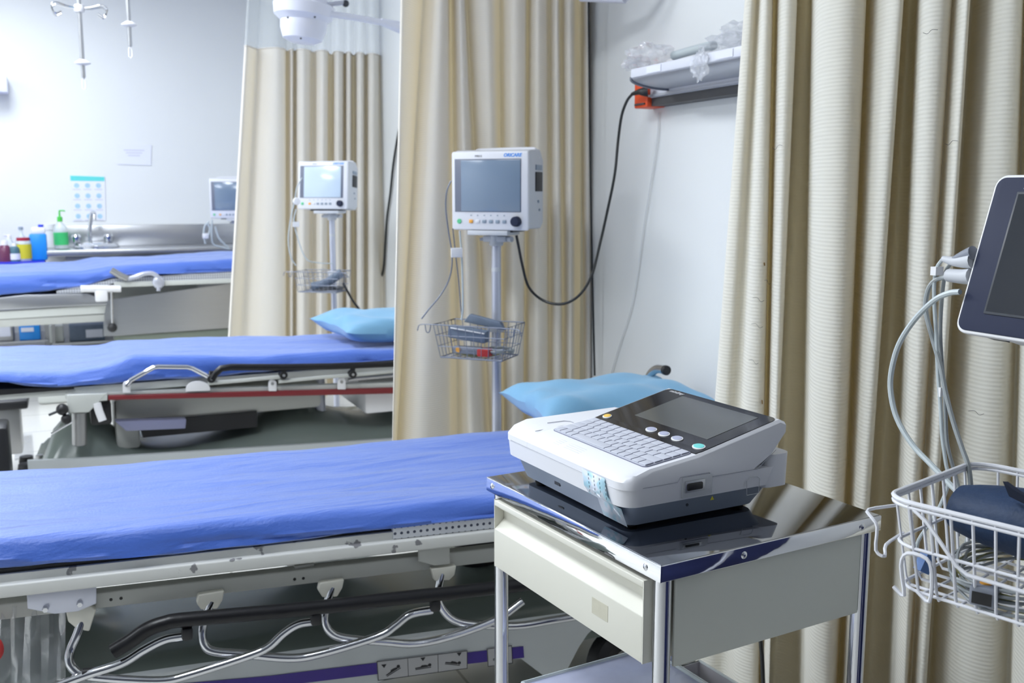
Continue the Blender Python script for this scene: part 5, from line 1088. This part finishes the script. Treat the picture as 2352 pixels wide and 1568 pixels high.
mb.tube([bp(-.02, .10, zb_ + .006, 0), bp(-.03, .16, zb_ + .0, 0), bp(-.03, .18, zb_ + .03, .3), bp(-.03, .16, zb_ + .045, .4), bp(-.03, .08, zb_ + .045, .4), bp(-.03, .05, zb_ + .03, .3), bp(-.03, .05, zb_ - .002, 0), bp(-.03, .0, zb_ + .004, 0)], .002, 6, sm=3)
mb.tube([bp(.2, -.03, zr - .02, 1), bp(.0, -.06, zr - .018, 1), bp(-.04, -.03, zr - .022, 1), bp(-.05, -.0, zr - .03, 1), bp(-.05, 0, zr - .055, 1), bp(-.03, .03, zr - .06, 1), bp(.1, -.02, zr - .058, 1), bp(.3, -.03, zr - .055, 1)], .0018, 6, sm=3)
mb.build('cable_hook', 'wire', bk, world=True)
mb = MB(); mb.tube([bp(.9, .6, zr - .03, 1), (1.03, .62, zr - .03)], .008, 8); mb.build('basket_clamp', 'whitep', S4, world=True)
# monitor: facing -x, tilted back
MR = thing('patient_monitor', 'white-rimmed patient monitor with dark navy bezel at the right edge', 'monitor', (.905, .815, 1.095), radians(-90))
tl = Matrix.Rotation(radians(-16.5), 4, 'X')   # local: x = screen right, -y = out of the screen, z up
def bm_(mb, nm, m, par=MR): o = mb.build(nm, m, par); o.data.transform(tl); return o
W4, H4, D4 = .25, .181, .075
mb = MB(); mb.prism([(x, 0, z) for x, z in rr2(0, 0, W4, H4, .014)], (0, .012, 0), bev=.002); rim = bm_(mb, 'rim', 'whitep')
mb = MB(); mb.prism([(x, -.0015, z) for x, z in rr2(.0035, .0035, W4 - .0035, H4 - .0035, .011)], (0, .005, 0), bev=.0008); bm_(mb, 'bezel', 'navy')
mb = MB(); mb.b2((.034, -.0030, .024), (W4 - .034, .0, H4 - .020), bev=.001); bm_(mb, 'screen_recess', 'dark')
mb = MB(); mb.b2((.037, -.0034, .027), (W4 - .037, .0, H4 - .023)); bm_(mb, 'screen', 'darkscr')
mb = MB(); mb.prism([(x, .010, z) for x, z in rr2(.008, .006, W4 - .008, H4 - .004, .014)], (0, D4, 0), bev=.008); cs = bm_(mb, 'casing', 'mon_white')
mb = MB(); mb.b2((.03, .012, .001), (.05, .03, .0065)); bm_(mb, 'foot', 'dark')
text('mindray', .0125, 'whitep', MR, tl @ frame_mtx((.040, -.0018, H4 - .0165), (1, 0, 0), (0, -1, 0)), shear=.2, ext=.0001, font_off=.0003)
mb = MB(); mb.box((.17, .03, -.005), (.06, .05, .03), bev=.004); bm_(mb, 'mount', 'mon_grey')
def pr(x, y, dpt=0.0): 
    q_ = on_x(x, y, .93 + dpt); return q_
CB = thing('monitor_cables', 'grey and white leads plugged into the left side of the navy-bezelled monitor', 'cables', (.93, .83, .95))
for (pts, r) in ((((2236, 580), (2212, 588), (2186, 600)), [.008, .004]), (((2236, 598), (2212, 600), (2190, 600), (2166, 594)), [.0095, .0035]), (((2232, 634), (2212, 635), (2178, 632)), [.0095, .0075])):
    mb = MB(); mb.tube([pr(*p_) for p_ in pts], r, 12, sm=3); mb.build('plug', 'conn' if r[0] < .009 else 'mon_grey', CB, world=True)
def lead(pts, r, m, dpt=0.0): mb = MB(); mb.tube([pr(*p_, dpt) for p_ in pts], r, 8, sm=5); mb.build('lead', m, CB, world=True)
lead([(2205, 670), (2180, 673), (2145, 690), (2100, 735), (2065, 790), (2048, 850), (2046, 900), (2060, 960), (2095, 1020), (2140, 1068), (2180, 1110), (2205, 1135)], .0033, 'cable_w', -.02)
lead([(2166, 594), (2152, 615), (2146, 650), (2146, 700), (2150, 760), (2154, 850), (2160, 930), (2164, 1000), (2172, 1060), (2178, 1110), (2150, 1180), (2110, 1240), (2105, 1280)], .0022, 'cable_w')
lead([(2178, 636), (2150, 642), (2132, 665), (2126, 710), (2140, 770), (2160, 840), (2172, 900), (2190, 970), (2210, 1030), (2224, 1070), (2230, 1120), (2232, 1190), (2220, 1250)], .0028, 'cable_g')
lead([(2188, 600), (2172, 625), (2164, 680), (2160, 760), (2164, 840), (2170, 900), (2172, 950), (2176, 1020), (2194, 1090), (2206, 1150), (2200, 1230)], .0022, 'cable_g', .01)
mb = MB(); mb.box(pr(2152, 622), (.012, .008, .010)); mb.box(pr(2160, 900), (.004, .004, .011)); mb.build('tag', 'whitep', CB, world=True)
# BP cuff roll lying in the basket
CF = thing('blood_pressure_cuff', 'large navy rolled blood pressure cuff in the white basket', 'cuff', tuple(bp(.55, .6, zb_ + .03)), 0)
a = np.array(bp(.54, .10, .925)); b = np.array(bp(.54, .98, .925))
mb = MB(); n_ = 26; ax_ = Vector(b - a).normalized(); P0 = Vector(a); sd = Vector((ax_.y, -ax_.x, 0)).normalized()
rows2 = []
for i in range(15):
    t_ = i / 14; L_ = Vector(b - a).length; s = .040 * (1 - .35 * (1 - t_) ** 5 * 1.0) ; ring = []
    for k in range(n_):
        an = 2 * pi * k / n_; rr_ = s * (1 + .05 * sin(3 * an + 1)); ring.append(mb.bm.verts.new(P0 + ax_ * (L_ * t_) + sd * cos(an) * rr_ * 1.05 + Vector((0, 0, sin(an) * rr_ * .95 - .014))))
    rows2.append(ring)
for A, Bq in zip(rows2, rows2[1:]):
    for k in range(n_): mb.bm.faces.new((A[k], A[(k + 1) % n_], Bq[(k + 1) % n_], Bq[k]))
mb.bm.faces.new(rows2[0]); mb.bm.faces.new(list(reversed(rows2[-1])))
mb.build('roll', 'cuff', CF, world=True)
mb = MB(); q0 = on_z(2302, 1118, .95); mb.prism([on_z(2303, 1105, .965), on_z(2318, 1140, .945), on_z(2400, 1180, .945), on_z(2400, 1165, .955), on_z(2330, 1125, .96)], (.004, -.003, 0)); mb.build('tail_flap', 'cuff_in', CF, world=True)
coil4 = MB(); rnd = random.Random(5); P = []
cc = bp(.42, .30, zb_ + .004)
for k in range(70):
    an = k * 2 * pi / 10; w1 = 1 + rnd.uniform(-.14, .10); q_ = bp(.5 + .40 * cos(an) * w1, .40 + .26 * sin(an) * w1, zb_ + .006 + .022 * (k / 70) + rnd.uniform(-.003, .003)); P.append(q_)
coil4.tube(P, .0017, 6, sm=3); tag(coil4.build('coiled_cable', 'cable_g'), 'coiled grey leads at the bottom of the white basket', 'cable')
coil5 = MB(); P = []
for k in range(30):
    an = k * 2 * pi / 10 + 1; w1 = 1 + rnd.uniform(-.14, .10); P.append(bp(.5 + .36 * cos(an) * w1, .40 + .24 * sin(an) * w1, zb_ + .006 + .018 * (k / 30)))
coil5.tube(P, .0013, 6, sm=3); tag(coil5.build('coiled_cable', 'cable_y'), 'coiled olive leads among the grey ones in the white basket', 'cable')
c = on_x(2258, 1345, .80); t = thing('lead_connector', 'grey cable connector with orange dot at the basket front', 'connector', (c[0] + .004, c[1], c[2] - .008), radians(-62))
mb = MB(); mb.box((0, 0, .0), (.024, .030, .020), bev=.003); mb.build('body', 'conn', t); mb = MB(); mb.b2((-.009, -.0155, -.007), (.009, -.012, .005)); mb.build('socket', 'black', t); mb = MB(); mb.lathe((0, 0, .0095), [(0, .002), (.006, .002), (.006, 0)], 12); mb.build('dot', 'btn_or', t)
mb = MB(); q_ = on_z(2125, 1290, zb_ + .02); mb.box(q_, (.014, .010, .022), rot=Matrix.Rotation(.5, 3, 'Y')); tag(mb.build('cable_clip', 'bluetie'), 'small blue clip on the coiled leads in the white basket', 'clip')

tag(MB().tube([on_y(x, y, 1.50) for x, y in ((1742, 1440), (1748, 1480), (1751, 1520), (1753, 1570), (1756, 1640))], .0042, 8, sm=4).build('black_cable', 'cable_k'), 'black cable hanging against the curtain beneath the trolley', 'cable')
# ================================================================== left-edge things on the floor behind
t = thing('rolling_stool', 'black-topped rolling stool at the far left between the stretchers', 'stool', (on_y(10, 940, 4.9)[0], 4.9, 0))
mb = MB(); z1 = on_y(10, 912, 4.9)[2]
mb.box((.0, 0, z1 - .02), (.20, .22, .04), bev=.01); mb.build('seat', 'black', t); mb = MB(); mb.box((0, 0, z1 * .62), (.13, .15, z1 * .66), bev=.01); mb.build('body', 'steel_dull', t)
mb = MB()
for x, y in ((.07, -.07), (-.07, -.07), (.07, .07), (-.07, .07)): mb = MB(); mb.lathe((x, y, 0), [(0, 0), (.028, .006), (.032, .03), (.028, .055), (0, .062)], 14); mb.build('caster', 'black', t)
c = on_z(50, 1035, 0); mb = MB(); mb.prism([on_z(30, 1000, .0), on_z(74, 1000, .0), on_z(78, 1050, .0), on_z(34, 1058, .0)], (0, 0, .012), bev=.003); tag(mb.build('floor_package', 'plastic_bag'), 'crinkled clear package lying on the floor between the stretchers', 'package')
a = on_y(-30, 985, 3.45); b = on_y(22, 1058, 3.45); mb = MB(); mb.b2((a[0], 3.45, .0), (b[0], 3.6, a[2]), bev=.012); tag(mb.build('waste_bin', 'black'), 'black bin at the left edge beyond the nearest stretcher', 'bin')
mb = MB(); q_ = f1(-4, 1475); mb.sphere(off1(q_, -.03), .014, (1, 1, 1.6)); mb.tube([off1(q_, -.03), (q_[0] - .05, q_[1] + .02, .46)], .006, 6); mb.build('release_knob', 'redp', G1, world=True)
bpy.context.view_layer.update()
